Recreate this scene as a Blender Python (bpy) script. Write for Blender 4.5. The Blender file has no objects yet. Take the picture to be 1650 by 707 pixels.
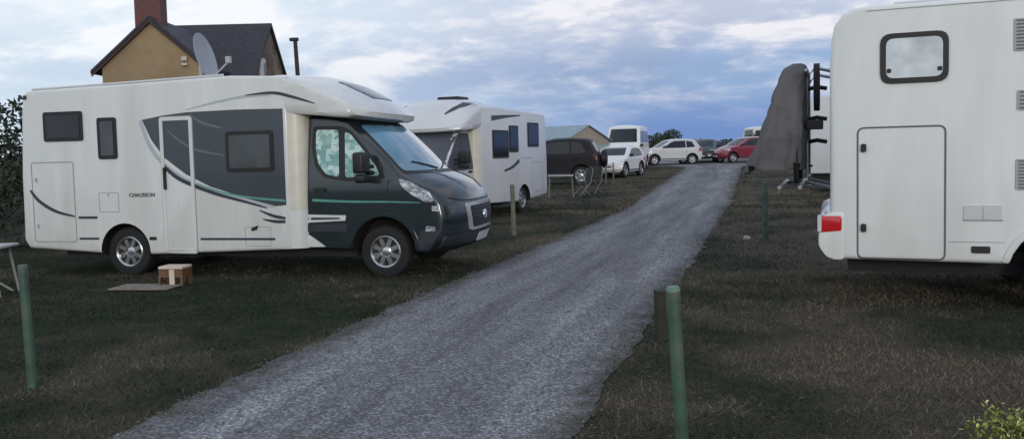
import bpy, bmesh, math, random
import numpy as np
from mathutils import Vector, Matrix, noise
from mathutils.bvhtree import BVHTree
from mathutils.geometry import delaunay_2d_cdt
random.seed(7); rng = np.random.default_rng(7)
sc = bpy.context.scene
C = sc.collection
R_ = math.radians

# ------------------------------------------------------------------ helpers
def H(y):                                    # the field rises gently away from the camera
    t = max(0.0, y - 22.0)
    if t <= 0: return 0.0
    t = min(t, 45.0)
    return 0.025 * t * t / (t + 6.0)

def _n(nt, t, **kw):
    n = nt.nodes.new(t)
    for k, v in kw.items(): setattr(n, k, v)
    return n

MATS = {}
def mat(name, col, rough=0.5, metal=0.0, coat=0.0, var=0.08, vscale=6.0, bump=0.0, bscale=60.0, col2=None, c2lo=.5, c2hi=.7,
        spec=0.5, stretch=(1, 1, 1), emit=None):
    if name in MATS: return MATS[name]
    m = bpy.data.materials.new(name); m.use_nodes = True; nt = m.node_tree
    b = nt.nodes['Principled BSDF']
    tc = _n(nt, 'ShaderNodeTexCoord'); mp = _n(nt, 'ShaderNodeMapping'); mp.inputs['Scale'].default_value = stretch
    nt.links.new(tc.outputs['Object'], mp.inputs['Vector'])
    nz = _n(nt, 'ShaderNodeTexNoise'); nz.inputs['Scale'].default_value = vscale; nz.inputs['Detail'].default_value = 5
    nt.links.new(mp.outputs['Vector'], nz.inputs['Vector'])
    cr = _n(nt, 'ShaderNodeValToRGB')
    lo = tuple(c * (1 - var) for c in col) ; hi = tuple(min(1, c * (1 + var)) for c in col)
    cr.color_ramp.elements[0].position = .3; cr.color_ramp.elements[1].position = .7
    cr.color_ramp.elements[0].color = (*lo, 1); cr.color_ramp.elements[1].color = (*hi, 1)
    nt.links.new(nz.outputs['Fac'], cr.inputs['Fac'])
    out = cr.outputs['Color']
    if col2:
        n2 = _n(nt, 'ShaderNodeTexNoise'); n2.inputs['Scale'].default_value = vscale * .45; n2.inputs['Detail'].default_value = 6
        nt.links.new(mp.outputs['Vector'], n2.inputs['Vector'])
        r2 = _n(nt, 'ShaderNodeMapRange'); r2.inputs['From Min'].default_value = c2lo; r2.inputs['From Max'].default_value = c2hi
        nt.links.new(n2.outputs['Fac'], r2.inputs['Value'])
        mx = _n(nt, 'ShaderNodeMixRGB'); mx.inputs['Color2'].default_value = (*col2, 1)
        nt.links.new(r2.outputs['Result'], mx.inputs['Fac']); nt.links.new(out, mx.inputs['Color1']); out = mx.outputs['Color']
    nt.links.new(out, b.inputs['Base Color'])
    rr = _n(nt, 'ShaderNodeMapRange'); rr.inputs['To Min'].default_value = max(0, rough - .06); rr.inputs['To Max'].default_value = min(1, rough + .08)
    nt.links.new(nz.outputs['Fac'], rr.inputs['Value']); nt.links.new(rr.outputs['Result'], b.inputs['Roughness'])
    b.inputs['Metallic'].default_value = metal; b.inputs['Coat Weight'].default_value = coat; b.inputs['Coat Roughness'].default_value = .08
    b.inputs['Specular IOR Level'].default_value = spec
    if bump:
        n3 = _n(nt, 'ShaderNodeTexNoise'); n3.inputs['Scale'].default_value = bscale; n3.inputs['Detail'].default_value = 4
        nt.links.new(mp.outputs['Vector'], n3.inputs['Vector'])
        bp = _n(nt, 'ShaderNodeBump'); bp.inputs['Strength'].default_value = bump; bp.inputs['Distance'].default_value = .02
        nt.links.new(n3.outputs['Fac'], bp.inputs['Height']); nt.links.new(bp.outputs['Normal'], b.inputs['Normal'])
    MATS[name] = m
    return m

class MB:
    """collects shapes, then links them as ONE mesh object"""
    def __init__(s): s.v = []; s.f = []; s.m = []
    def add(s, vs, fs, mi=0):
        o = len(s.v); s.v += [tuple(v) for v in vs]; s.f += [tuple(i + o for i in f) for f in fs]; s.m += [mi] * len(fs)
    def box(s, c, d, mi=0, rot=None):
        vs = []
        for x in (-.5, .5):
            for y in (-.5, .5):
                for z in (-.5, .5):
                    p = Vector((x * d[0], y * d[1], z * d[2]))
                    if rot: p = rot @ p
                    vs.append(p + Vector(c))
        s.add(vs, [(0, 1, 3, 2), (4, 6, 7, 5), (0, 4, 5, 1), (2, 3, 7, 6), (0, 2, 6, 4), (1, 5, 7, 3)], mi)
    def prism(s, poly, axis, a, b, mi=0):        # polygon extruded along an axis
        def P(u, v, w):
            return {'y': (u, w, v), 'x': (w, u, v), 'z': (u, v, w)}[axis]
        n = len(poly)
        s.add([P(u, v, a) for u, v in poly] + [P(u, v, b) for u, v in poly],
              [tuple(range(n)), tuple(range(2 * n - 1, n - 1, -1))] + [(i, (i + 1) % n, n + (i + 1) % n, n + i) for i in range(n)], mi)
    def tube(s, pts, r, seg=8, mi=0, r2=None):
        pts = [Vector(p) for p in pts]; rings = []
        for i, p in enumerate(pts):
            d = (pts[min(i + 1, len(pts) - 1)] - pts[max(i - 1, 0)]).normalized()
            up = Vector((0, 0, 1)) if abs(d.z) < .9 else Vector((1, 0, 0))
            a = d.cross(up).normalized(); b = d.cross(a)
            rr = r if r2 is None else r + (r2 - r) * i / (len(pts) - 1)
            rings.append([p + (a * math.cos(2 * math.pi * k / seg) + b * math.sin(2 * math.pi * k / seg)) * rr for k in range(seg)])
        vs = [v for rg in rings for v in rg]; fs = []
        for i in range(len(pts) - 1):
            for k in range(seg):
                fs.append((i * seg + k, i * seg + (k + 1) % seg, (i + 1) * seg + (k + 1) % seg, (i + 1) * seg + k))
        fs.append(tuple(range(seg - 1, -1, -1))); fs.append(tuple((len(pts) - 1) * seg + k for k in range(seg)))
        s.add(vs, fs, mi)
    def lathe(s, prof, axis='y', c=(0, 0, 0), seg=32, mi=0):   # prof: (radius, along axis)
        vs = []; fs = []; n = len(prof)
        for k in range(seg):
            a = 2 * math.pi * k / seg
            for r, w in prof:
                p = {'y': (r * math.cos(a), w, r * math.sin(a)), 'z': (r * math.cos(a), r * math.sin(a), w), 'x': (w, r * math.cos(a), r * math.sin(a))}[axis]
                vs.append(Vector(p) + Vector(c))
        for k in range(seg):
            for i in range(n - 1):
                fs.append((k * n + i, k * n + i + 1, ((k + 1) % seg) * n + i + 1, ((k + 1) % seg) * n + i))
        s.add(vs, fs, mi)
    def build(s, name, mats, parent=None, smooth=None, bevel=0, bevel_seg=2, recalc=True):
        me = bpy.data.meshes.new(name); me.from_pydata(s.v, [], s.f)
        if not isinstance(mats, (list, tuple)): mats = [mats]
        for m in mats: me.materials.append(m)
        me.polygons.foreach_set('material_index', s.m)
        bm = bmesh.new(); bm.from_mesh(me)
        if recalc: bmesh.ops.recalc_face_normals(bm, faces=bm.faces)
        if bevel:
            es = [e for e in bm.edges if len(e.link_faces) == 2 and e.calc_face_angle(0) > R_(28)]
            bmesh.ops.bevel(bm, geom=es, offset=bevel, segments=bevel_seg, affect='EDGES', profile=.5, clamp_overlap=True)
        bm.to_mesh(me); bm.free()
        if smooth is not None:
            me.polygons.foreach_set('use_smooth', [True] * len(me.polygons)); me.set_sharp_from_angle(angle=R_(smooth))
        o = bpy.data.objects.new(name, me); C.objects.link(o)
        if parent: o.parent = parent
        return o

def tag(o, label=None, cat=None, group=None, kind=None):
    if label: o['label'] = label
    if cat: o['category'] = cat
    if group: o['group'] = group
    if kind: o['kind'] = kind
    return o
def thing(name, label, cat, loc=(0, 0, 0), rz=0, group=None, rx=0, ry=0):
    o = bpy.data.objects.new(name, None); C.objects.link(o); o.empty_display_size = .2
    o.location = loc; o.rotation_euler = (rx, ry, rz)
    return tag(o, label, cat, group)
def copy_tree(o, parent=None):
    c = o.copy(); C.objects.link(c)
    if parent: c.parent = parent
    for ch in [k for k in bpy.data.objects if k.parent == o]: copy_tree(ch, c)
    return c

def rounded(poly, r, n=4):
    out = []; m = len(poly)
    for i in range(m):
        p0, p1, p2 = Vector(poly[i - 1]), Vector(poly[i]), Vector(poly[(i + 1) % m])
        a = (p0 - p1); b = (p2 - p1); t = min(r, a.length * .45, b.length * .45)
        A = p1 + a.normalized() * t; B = p1 + b.normalized() * t
        for k in range(n + 1):
            s = k / n; out.append(tuple(A.lerp(p1, s).lerp(p1.lerp(B, s), s)))
    return out
def rect(u0, v0, u1, v1, r=.03): return rounded([(u0, v0), (u1, v0), (u1, v1), (u0, v1)], r)
def smooth_line(pts, n=6):                    # Catmull-Rom
    P = [Vector(p) for p in pts]; P = [P[0] * 2 - P[1]] + P + [P[-1] * 2 - P[-2]]; out = []
    for i in range(1, len(P) - 2):
        for k in range(n):
            t = k / n
            out.append(.5 * ((2 * P[i]) + (P[i + 1] - P[i - 1]) * t + (2 * P[i - 1] - 5 * P[i] + 4 * P[i + 1] - P[i + 2]) * t * t + (3 * P[i] - P[i - 1] - 3 * P[i + 1] + P[i + 2]) * t ** 3))
    out.append(P[-2]); return [tuple(p) for p in out]
def stripe(pts, w0, w1, wm=None, n=6):        # tapered ribbon along a smooth curve
    L = [Vector(p) for p in smooth_line(pts, n)]; a = []; b = []
    for i, p in enumerate(L):
        d = (L[min(i + 1, len(L) - 1)] - L[max(i - 1, 0)]).normalized(); q = Vector((-d.y, d.x)); t = i / (len(L) - 1)
        w = w0 + (w1 - w0) * t
        if wm is not None: w += (wm - (w0 + w1) / 2) * 4 * t * (1 - t)
        a.append(tuple(p + q * w / 2)); b.append(tuple(p - q * w / 2))
    return a + b[::-1]

def bvh_of(*objs):
    vs = []; fs = []
    for o in objs:
        k = len(vs); vs += [v.co.copy() for v in o.data.vertices]; fs += [tuple(i + k for i in p.vertices) for p in o.data.polygons]
    return BVHTree.FromPolygons(vs, fs)
def decal(name, poly, bvh, axis, m, parent, off=.004, grid=None, skip=None):
    """a thin sheet with a real edge, pressed onto a body: polygon in (x,z) for side axes, (y,z) for front/back, (x,y) for top"""
    ax = {'-y': ((0, 1, 0), lambda u, v: (u, -6, v)), '+y': ((0, -1, 0), lambda u, v: (u, 6, v)), '+x': ((-1, 0, 0), lambda u, v: (12, u, v)),
          '-x': ((1, 0, 0), lambda u, v: (-12, u, v)), '+z': ((0, 0, -1), lambda u, v: (u, v, 8))}[axis]
    d = Vector(ax[0]); P = []
    n = len(poly)
    for i in range(n):
        a, b = Vector(poly[i]), Vector(poly[(i + 1) % n]); k = max(1, int((b - a).length / grid)) if grid else 1
        for j in range(k): P.append(a.lerp(b, j / k))
    nb = len(P)
    if grid:
        us = [p[0] for p in P]; vs_ = [p[1] for p in P]
        u = min(us) + grid * .5
        while u < max(us):
            v = min(vs_) + grid * .5
            while v < max(vs_): P.append(Vector((u + random.uniform(-.1, .1) * grid, v + random.uniform(-.1, .1) * grid))); v += grid
            u += grid
    co, ed, fa, *_ = delaunay_2d_cdt([Vector(p[:2]) for p in P], [], [list(range(nb))], 1, 1e-6)
    hit = []
    for p in co:
        h = bvh.ray_cast(Vector(ax[1](p[0], p[1])), d)
        hit.append(h[0] - d * off if h[0] is not None else None)
    fa = [f for f in fa if all(hit[i] is not None for i in f)]
    used = sorted({i for f in fa for i in f}); ix = {i: k for k, i in enumerate(used)}
    vs = [hit[i] for i in used]; fs = [tuple(ix[i] for i in f) for f in fa]
    cnt = {}
    for f in fs:
        for k in range(len(f)):
            e = (f[k], f[(k + 1) % len(f)]); cnt[tuple(sorted(e))] = cnt.get(tuple(sorted(e)), []) + [e]
    nv = len(vs); low = {}
    for e, l in cnt.items():
        if len(l) == 1:
            a, b = l[0]
            for i in (a, b):
                if i not in low: low[i] = len(vs); vs.append(vs[i] + d * (off + .004))
            fs.append((b, a, low[a], low[b]))
    mb = MB(); mb.add(vs, fs)
    return mb.build(name, m, parent, smooth=35)

def loft_side(Ps, Pc, hw, k=2.4, ts=(0, .2, .4, .58, .72, .84, .93, .98, 1.0), tumble=None, inset=.03):
    """skin between a centre profile and a side profile (x,z), mirrored; gives cab / car bodies with rounded plan"""
    ts = [-t for t in ts[:0:-1]] + list(ts); vs = []; n = len(Ps)
    cx = sum(p[0] for p in Ps) / n; cz = sum(p[1] for p in Ps) / n
    for t in ts:
        a = abs(t); w = 1 - a ** k
        for i in range(n):
            x = Ps[i][0] + (Pc[i][0] - Ps[i][0]) * w; z = Ps[i][1] + (Pc[i][1] - Ps[i][1]) * w
            if a == 1.0: dx, dz = x - cx, z - cz; l = math.hypot(dx, dz); x -= dx / l * inset; z -= dz / l * inset
            y = t * hw
            if tumble: y *= 1 - tumble[1] * max(0, z - tumble[0])
            vs.append((x, y, z))
    fs = []
    for j in range(len(ts) - 1):
        for i in range(n):
            fs.append((j * n + i, j * n + (i + 1) % n, (j + 1) * n + (i + 1) % n, (j + 1) * n + i))
    for j, sg in ((0, -1), (len(ts) - 1, 1)):           # the flat ends, filled with a fine grid so they follow the tumblehome
        ring = [vs[j * n + i] for i in range(n)]; P = [Vector((p[0], p[2])) for p in ring]; g = .11
        u = min(p.x for p in P) + g * .5
        while u < max(p.x for p in P):
            v = min(p.y for p in P) + g * .5
            while v < max(p.y for p in P): P.append(Vector((u, v))); v += g
            u += g
        co, ed, fa, *_ = delaunay_2d_cdt(P, [], [list(range(n))], 1, 1e-6)
        ix = {}
        for f in fa:
            for i in f:
                if i in ix: continue
                p = co[i]; m = None
                for k in range(n):
                    if abs(ring[k][0] - p[0]) + abs(ring[k][2] - p[1]) < 1e-5: m = j * n + k
                if m is None:
                    y = sg * hw
                    if tumble: y *= 1 - tumble[1] * max(0, p[1] - tumble[0])
                    vs.append((p[0], y, p[1])); m = len(vs) - 1
                ix[i] = m
            fs.append(tuple(ix[i] for i in f))
    return vs, fs

def cut(o, cutters, dark):
    """wheel arches: real cut-outs"""
    mb = MB()
    for (x, z, r, y0, y1) in cutters:
        s = 28; vs = [(x + r * math.cos(2 * math.pi * i / s), y, z + r * math.sin(2 * math.pi * i / s)) for y in (y0, y1) for i in range(s)]
        mb.add(vs, [tuple(range(s)), tuple(range(2 * s - 1, s - 1, -1))] + [(i, (i + 1) % s, s + (i + 1) % s, s + i) for i in range(s)])
    c = mb.build('cutter', dark)
    par = o.parent; o.parent = None
    md = o.modifiers.new('b', 'BOOLEAN'); md.operation = 'DIFFERENCE'; md.object = c; md.solver = 'EXACT'; md.material_mode = 'TRANSFER'; md.use_self = True
    bpy.context.view_layer.update(); dg = bpy.context.evaluated_depsgraph_get()
    me = bpy.data.meshes.new_from_object(o.evaluated_get(dg)); o.modifiers.clear()
    old = o.data; o.data = me; me.name = old.name; bpy.data.meshes.remove(old)
    bpy.data.objects.remove(c); o.parent = par
    me.polygons.foreach_set('use_smooth', [True] * len(me.polygons)); me.set_sharp_from_angle(angle=R_(32))

# ------------------------------------------------------------------ materials
WHITE = mat('white_gelcoat', (.66, .67, .65), .25, coat=.4, var=.05, vscale=2.6, col2=(.54, .54, .50), c2lo=.5, c2hi=.85, bump=.035, bscale=2.5, stretch=(2.2, 2.2, .35))
WHITE3 = mat('plain_white_gelcoat', (.76, .77, .75), .22, coat=.5, var=.05, vscale=2.4, col2=(.64, .64, .60), c2lo=.52, c2hi=.9, bump=.035, bscale=2.2, stretch=(2.0, 2.0, .35))
WHITE2 = mat('white_gelcoat_grey', (.60, .61, .62), .3, coat=.3, var=.04, vscale=2.0, col2=(.55, .55, .53), c2lo=.5, c2hi=.9)
WARM_LIT = mat('sunset_tinted_gelcoat', (.66, .63, .52), .3, coat=.5, var=.05)  # cab joint column: warm sunset light put into the white's colour
SLATE = mat('slate_metallic_paint', (.012, .021, .025), .28, metal=.1, coat=1, var=.12, vscale=3)
PANEL = mat('slate_panel_film', (.045, .056, .068), .3, coat=.35, var=.1, vscale=2)
DKBUMP = mat('dark_bumper_plastic', (.028, .032, .040), .42, var=.1)
BLACK = mat('black_plastic', (.012, .012, .013), .5, var=.15)
RUBBER = mat('tyre_rubber', (.014, .014, .015), .85, var=.2, vscale=20, bump=.2, bscale=80)
WELL = mat('wheel_well_dark', (.01, .01, .011), .9, var=.2)
GLASS = mat('dark_window_glass', (.014, .016, .020), .08, var=.2, vscale=1.5, coat=.15, spec=.45)
GLASS_G = mat('grey_window_glass', (.045, .052, .056), .10, var=.5, vscale=2.5, coat=.3, spec=.5)
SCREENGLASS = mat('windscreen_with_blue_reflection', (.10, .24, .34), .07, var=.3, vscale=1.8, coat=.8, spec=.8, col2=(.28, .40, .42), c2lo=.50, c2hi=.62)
MIRRORGLASS = mat('silvery_reflection_glass', (.62, .64, .62), .16, metal=.75, var=.25, vscale=4, coat=.6, bump=.10, bscale=5)  # bright silvery colour stands in for clouds reflected in the pane
RIM = mat('alloy_silver', (.50, .50, .50), .25, metal=.85, var=.1)
GRSUR = mat('silver_grille_surround', (.48, .49, .50), .25, metal=.3, coat=.6, var=.06)
CHROME = mat('chrome', (.75, .76, .78), .12, metal=1.0, var=.05)
LAMP = mat('clear_headlamp', (.55, .57, .60), .12, metal=.6, coat=1, var=.45, vscale=14, bump=.5, bscale=22)
RED = mat('red_lamp', (.55, .015, .02), .15, coat=1, var=.15)
STRIPE_D = mat('dark_stripe_film', (.035, .04, .055), .35, var=.08)
STRIPE_G = mat('green_stripe_film', (.10, .30, .26), .35, var=.1)
STRIPE_L = mat('pale_stripe_film', (.42, .47, .50), .35, var=.06)
STRIPE_S = mat('faint_blue_grey_stripe', (.12, .145, .165), .35, var=.06)  # faint blue-grey film stripes printed on the dark side panel
GREYV = mat('grey_vent_plastic', (.38, .39, .39), .55, var=.05)
LINE = mat('panel_gap_line', (.30, .31, .31), .7, var=.1)
LINE_D = mat('dark_rubber_seal', (.12, .125, .13), .7, var=.1)
PLATE = mat('number_plate_white', (.55, .56, .58), .4, var=.05, vscale=20)
COVERG = mat('grey_screen_cover', (.075, .08, .10), .75, var=.12, vscale=3, bump=.35, bscale=5, stretch=(1, 1, 3))
CHASSIS = mat('chassis_dark', (.02, .02, .021), .85, var=.3)
WOOD = mat('brown_side_plastic', (.16, .075, .04), .55, var=.2)
def blind_material():
    m = bpy.data.materials.new('teal_patterned_blind'); m.use_nodes = True; nt = m.node_tree; b = nt.nodes['Principled BSDF']
    tc = _n(nt, 'ShaderNodeTexCoord'); v = _n(nt, 'ShaderNodeTexVoronoi'); v.inputs['Scale'].default_value = 15; v.distance = 'CHEBYCHEV'
    nt.links.new(tc.outputs['Object'], v.inputs['Vector']); cr = _n(nt, 'ShaderNodeValToRGB')
    e = cr.color_ramp.elements; e[0].color = (.14, .34, .31, 1); e[1].color = (.55, .72, .68, 1); e[0].position = .25; e[1].position = .85
    sp = _n(nt, 'ShaderNodeSeparateColor'); nt.links.new(v.outputs['Color'], sp.inputs['Color']); nt.links.new(sp.outputs[0], cr.inputs['Fac'])
    nt.links.new(cr.outputs['Color'], b.inputs['Base Color']); b.inputs['Roughness'].default_value = .15; b.inputs['Coat Weight'].default_value = .8
    return m
BLIND = blind_material()

# ------------------------------------------------------------------ wheels
def wheel(parent, x, y, side, r=.34, w=.23, rim=.21, spokes=8, rimmat=None):
    mb = MB(); h = w / 2
    prof = [(rim, -h * .8), (rim + .02, -h), (r - .05, -h), (r - .015, -h * .9), (r, -h * .65), (r, h * .65), (r - .015, h * .9), (r - .05, h), (rim + .02, h), (rim, h * .8), (rim, -h * .8)]
    mb.lathe(prof, 'y', seg=40)
    for k in range(36):                                # tread blocks
        a = 2 * math.pi * k / 36; q = Matrix.Rotation(-a, 3, 'Y')
        mb.box(q @ Vector((r + .001, 0, 0)), (.010, w * .62, .022), rot=q)
    w_ = MB(); w_.v, w_.f, w_.m = mb.v, mb.f, mb.m
    o = bpy.data.objects.new('wheel', None); C.objects.link(o); o.parent = parent; o.location = (x, y, r - .012); o.empty_display_size = .1
    mb.build('tyre', RUBBER, o, smooth=40)
    d = MB(); s = side
    d.lathe([(0, s * (h * .72)), (.035, s * h * .72), (.06, s * h * .62), (rim * .38, s * h * .55), (rim * .40, s * h * .2), (rim * .84, s * h * .3), (rim * .88, s * h * .85), (rim * .97, s * h * .98), (rim * 1.03, s * h * .9), (rim * 1.0, -s * h * .5), (.0, -s * h * .5)], 'y', seg=40, mi=0)
    for k in range(spokes):
        a = 2 * math.pi * (k + .5) / spokes; q = Matrix.Rotation(-a, 3, 'Y')
        d.box(q @ Vector((rim * .62, s * h * .62, 0)), (rim * .55, .03, rim * .26), mi=0, rot=q)
    for k in range(spokes):                            # dark gaps between the spokes
        a = 2 * math.pi * k / spokes; q = Matrix.Rotation(-a, 3, 'Y')
        d.box(q @ Vector((rim * .64, s * h * .38, 0)), (rim * .42, .03, rim * .20), mi=1, rot=q)
    d.build('rim', [rimmat or RIM, BLACK], o, smooth=35)
    return o

# ------------------------------------------------------------------ motorhome
def cab(root, paint, style):
    """delivery-van cab: short sloping bonnet, raked windscreen, tall bumper"""
    Ps = [(2.66, .38), (4.35, .33), (4.50, .42), (4.58, .58), (4.60, .76), (4.57, .92), (4.50, 1.05), (4.36, 1.17), (4.20, 1.255), (4.02, 1.33), (3.86, 1.50), (3.66, 1.70), (3.46, 1.89), (3.28, 2.04), (3.05, 2.10), (2.66, 2.12)]
    Pc = [(2.66, .38), (4.62, .30), (4.79, .40), (4.85, .56), (4.86, .74), (4.845, .93), (4.80, 1.08), (4.66, 1.215), (4.47, 1.31), (4.26, 1.37), (4.08, 1.56), (3.88, 1.76), (3.68, 1.95), (3.48, 2.09), (3.20, 2.16), (2.66, 2.18)]
    vs, fs = loft_side(Ps, Pc, 1.01, 3.0, tumble=(1.25, .13))
    mb = MB(); mb.add(vs, fs); o = mb.build('cab', [paint, WELL], root)
    bv_front = bvh_of(o)
    cut(o, [(3.785, .36, .435, -1.3, -.62), (3.785, .36, .435, .62, 1.3)], WELL)
    bv = bv_front
    # windscreen, and black surround
    decal('windscreen_surround', rounded(style.get('wide') or [(-.94, 1.34), (.94, 1.34), (.85, 2.03), (-.85, 2.03)], .06), bv, '+x', style['surround'], root, .004, .08)
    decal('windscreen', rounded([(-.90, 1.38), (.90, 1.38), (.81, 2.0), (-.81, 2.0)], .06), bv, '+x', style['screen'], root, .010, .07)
    for s in (-1, 1):                                   # wipers
        w = MB()
        pts = []
        for t in (0, .33, .66, 1):
            y = s * (.1 + .55 * t) ; z = 1.40 + .10 * t
            h = bv.ray_cast(Vector((12, y, z)), Vector((-1, 0, 0))); pts.append(h[0] + Vector((.025, 0, .0)))
        w.tube(pts, .010, 6); w.build('wiper', BLACK, root)
    # bonnet edge line, grille, badge, bumper
    decal('front_bumper', rounded([(-.95, .36), (.95, .36), (.97, .54), (.55, .555), (-.55, .555), (-.97, .54)], .05), bv, '+x', style['bumper'], root, .035, .09)
    decal('bonnet_gap', stripe([(-.86, 1.02), (-.6, .975), (0, .965), (.6, .975), (.86, 1.02)], .022, .022, n=5), bv, '+x', BLACK, root, .006, .05)
    g = decal('grille', rounded([(-.52, .565), (.52, .565), (.62, .935), (-.62, .935)], .05), bv, '+x', GRSUR if style['chrome'] else GREYV, root, .022, .09)
    decal('grille_mesh', rounded([(-.45, .605), (.45, .605), (.52, .895), (-.52, .895)], .04), bv, '+x', BLACK, g, .027, .09)
    for zz in (.66, .71, .76, .81, .86):
        decal('grille_bar', [(-.46, zz - .008), (.46, zz - .008), (.46, zz + .008), (-.46, zz + .008)], bv, '+x', DKBUMP, g, .034, .09)
    bd = MB(); bd.lathe([(0, .05), (.055, .05), (.062, .045), (.07, .03), (.07, -.04)], 'x', (4.86, 0, .745), 28, 0); bd.lathe([(0, .055), (.045, .053), (.05, .048)], 'x', (4.86, 0, .745), 24, 1)
    bd.build('badge', [CHROME, GREYV], g, smooth=40)
    p = decal('number_plate', rect(-.26, .40, .26, .52, .01), bv, '+x', PLATE, root, .055, .2)
    decal('plate_frame', rect(-.275, .385, .275, .535, .012), bv, '+x', BLACK, p, .048, .2)
    decal('lower_intake', rect(-.6, .345, .6, .375, .01), bv, '+x', BLACK, root, .042, .12)
    for s, ax in ((-1, '-y'), (1, '+y')):
        decal('side_window_surround', rounded(style.get('sur') or [(2.80, 2.0), (3.22, 1.985), (3.34, 1.93), (3.76, 1.46), (3.84, 1.29), (3.28, 1.26), (2.98, 1.31), (2.84, 1.46), (2.79, 1.7)], .05), bv, ax, style['surround'], root, .005, .07)
        decal('front_door_window', rounded([(2.85, 1.95), (3.17, 1.94), (3.19, 1.32), (3.0, 1.36), (2.89, 1.5), (2.85, 1.7)], .05), bv, ax, style['doorglass'], root, .010, .07)
        decal('quarter_window', rounded([(3.26, 1.92), (3.34, 1.88), (3.70, 1.46), (3.76, 1.33), (3.28, 1.31)], .04), bv, ax, style['quarter'], root, .010, .07)
        # door shut lines and handle
        for L in ([(2.76, 2.0), (2.74, .9), (2.76, .46)], [(3.88, 1.27), (3.80, 1.0), (3.40, .82), (3.30, .60), (3.30, .46)], [(2.76, .46), (3.30, .46)]):
            decal('door_gap', stripe(L, .010, .010, n=3), bv, ax, BLACK, root, .002, .12)
        decal('door_handle', rect(2.83, 1.13, 3.0, 1.18, .02), bv, ax, BLACK, root, .028, .1)
        decal('wheel_arch_lip', stripe([(3.785 + .465 * math.cos(a), .36 + .465 * math.sin(a)) for a in [math.pi * k / 10 for k in range(11)]], .05, .05, n=2), bv, ax, style['arch'], root, .014, .06)
        decal('side_rub_strip', rect(2.70, .60, 3.28, .70, .02), bv, ax, DKBUMP, root, .012, .1)
        # headlamp wraps the wing
        decal('headlamp', rounded([(4.02, 1.285), (4.18, 1.245), (4.44, 1.10), (4.50, .985), (4.38, .975), (4.20, 1.07), (4.06, 1.18)], .03), bv, ax, LAMP, root, .012, .04)
        decal('indicator_lens', rounded([(4.46, .86), (4.56, .86), (4.55, .925), (4.46, .93)], .015), bv, ax, LAMP, root, .010, .03)
        decal('fog_lamp', rounded([(4.36, .60), (4.50, .60), (4.50, .66), (4.38, .67)], .02), bv, ax, LAMP, root, .010, .03)
        decal('bumper_corner', rounded([(4.24, .36), (4.40, .345), (4.585, .62), (4.30, .62)], .03), bv, ax, style['bumper'], root, .008, .05)
        # door mirror: two stacked housings on arms
        mi = MB()
        mi.box((3.60, s * 1.22, 1.50), (.15, .26, .27)); mi.box((3.60, s * 1.21, 1.30), (.14, .23, .11))
        mo = mi.build('door_mirror', BLACK, root, smooth=50, bevel=.035, bevel_seg=3)
        am = MB(); am.tube([(3.68, s * .95, 1.36), (3.62, s * 1.12, 1.38)], .03, 8); am.tube([(3.68, s * .93, 1.44), (3.62, s * 1.12, 1.46)], .025, 8); am.build('mirror_arm', BLACK, mo)
        gl = MB(); gl.box((3.523, s * 1.22, 1.50), (.006, .19, .21)); gl.build('mirror_glass', CHROME, mo)
        wheel(root, 3.785, s * .86, s)
        # side repeater stripe on the paint
        if style.get('green'):
            decal('green_stripe', stripe([(2.80, 1.02), (3.3, .995), (3.9, .985), (4.30, .97)], .035, .012, n=4), bv, ax, STRIPE_G, root, .005, .08)
            decal('white_flash', rounded([(2.70, .83), (3.27, .815), (3.26, .745), (2.70, .72)], .01), bv, ax, WHITE, root, .006, .1)
            decal('dark_flash', rounded([(2.70, .79), (3.18, .785), (3.18, .765), (2.70, .755)], .004), bv, ax, STRIPE_D, root, .009, .1)
            decal('white_skirt_tip', rounded([(2.66, .60), (2.78, .53), (2.97, .40), (2.66, .395)], .01), bv, ax, WHITE, root, .014, .1)
    for s in (-1, 1):                                   # bonnet shut line and ribs on top
        decal('bonnet_rib', stripe([(4.30, s * .45), (4.55, s * .42), (4.75, s * .36)], .03, .015, n=4), bv, '+z', style['paint2'], root, .010, .06)
    return bv

def cap(root, raise_=0.0, m=WHITE):
    Ps = [(2.25, 2.20), (2.9, 2.14), (3.18, 2.11), (3.36, 2.10), (3.43, 2.13), (3.43, 2.19), (3.34, 2.28), (3.10, 2.40), (2.86, 2.51), (2.58, 2.61), (2.25, 2.655)]
    Pc = [(2.25, 2.20), (2.9, 2.12), (3.34, 2.06), (3.62, 2.05), (3.73, 2.08), (3.75, 2.15), (3.66, 2.25), (3.38, 2.42 + raise_ * .4), (3.08, 2.58 + raise_ * .8), (2.75, 2.70 + raise_), (2.25, 2.745 + raise_)]
    if raise_:
        Pc[-1] = (1.7, 2.76 + raise_); Ps[-1] = (1.9, 2.66)
    vs, fs = loft_side(Ps, Pc, 1.136, 2.6, inset=.045)
    vs = [(x, y * (1 - .022 * max(0, min(1, (2.60 - x) / .35))), z) for x, y, z in vs]
    mb = MB(); mb.add(vs, fs)
    o = mb.build('cab_roof_cap', m, root, smooth=45)
    return o

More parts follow.
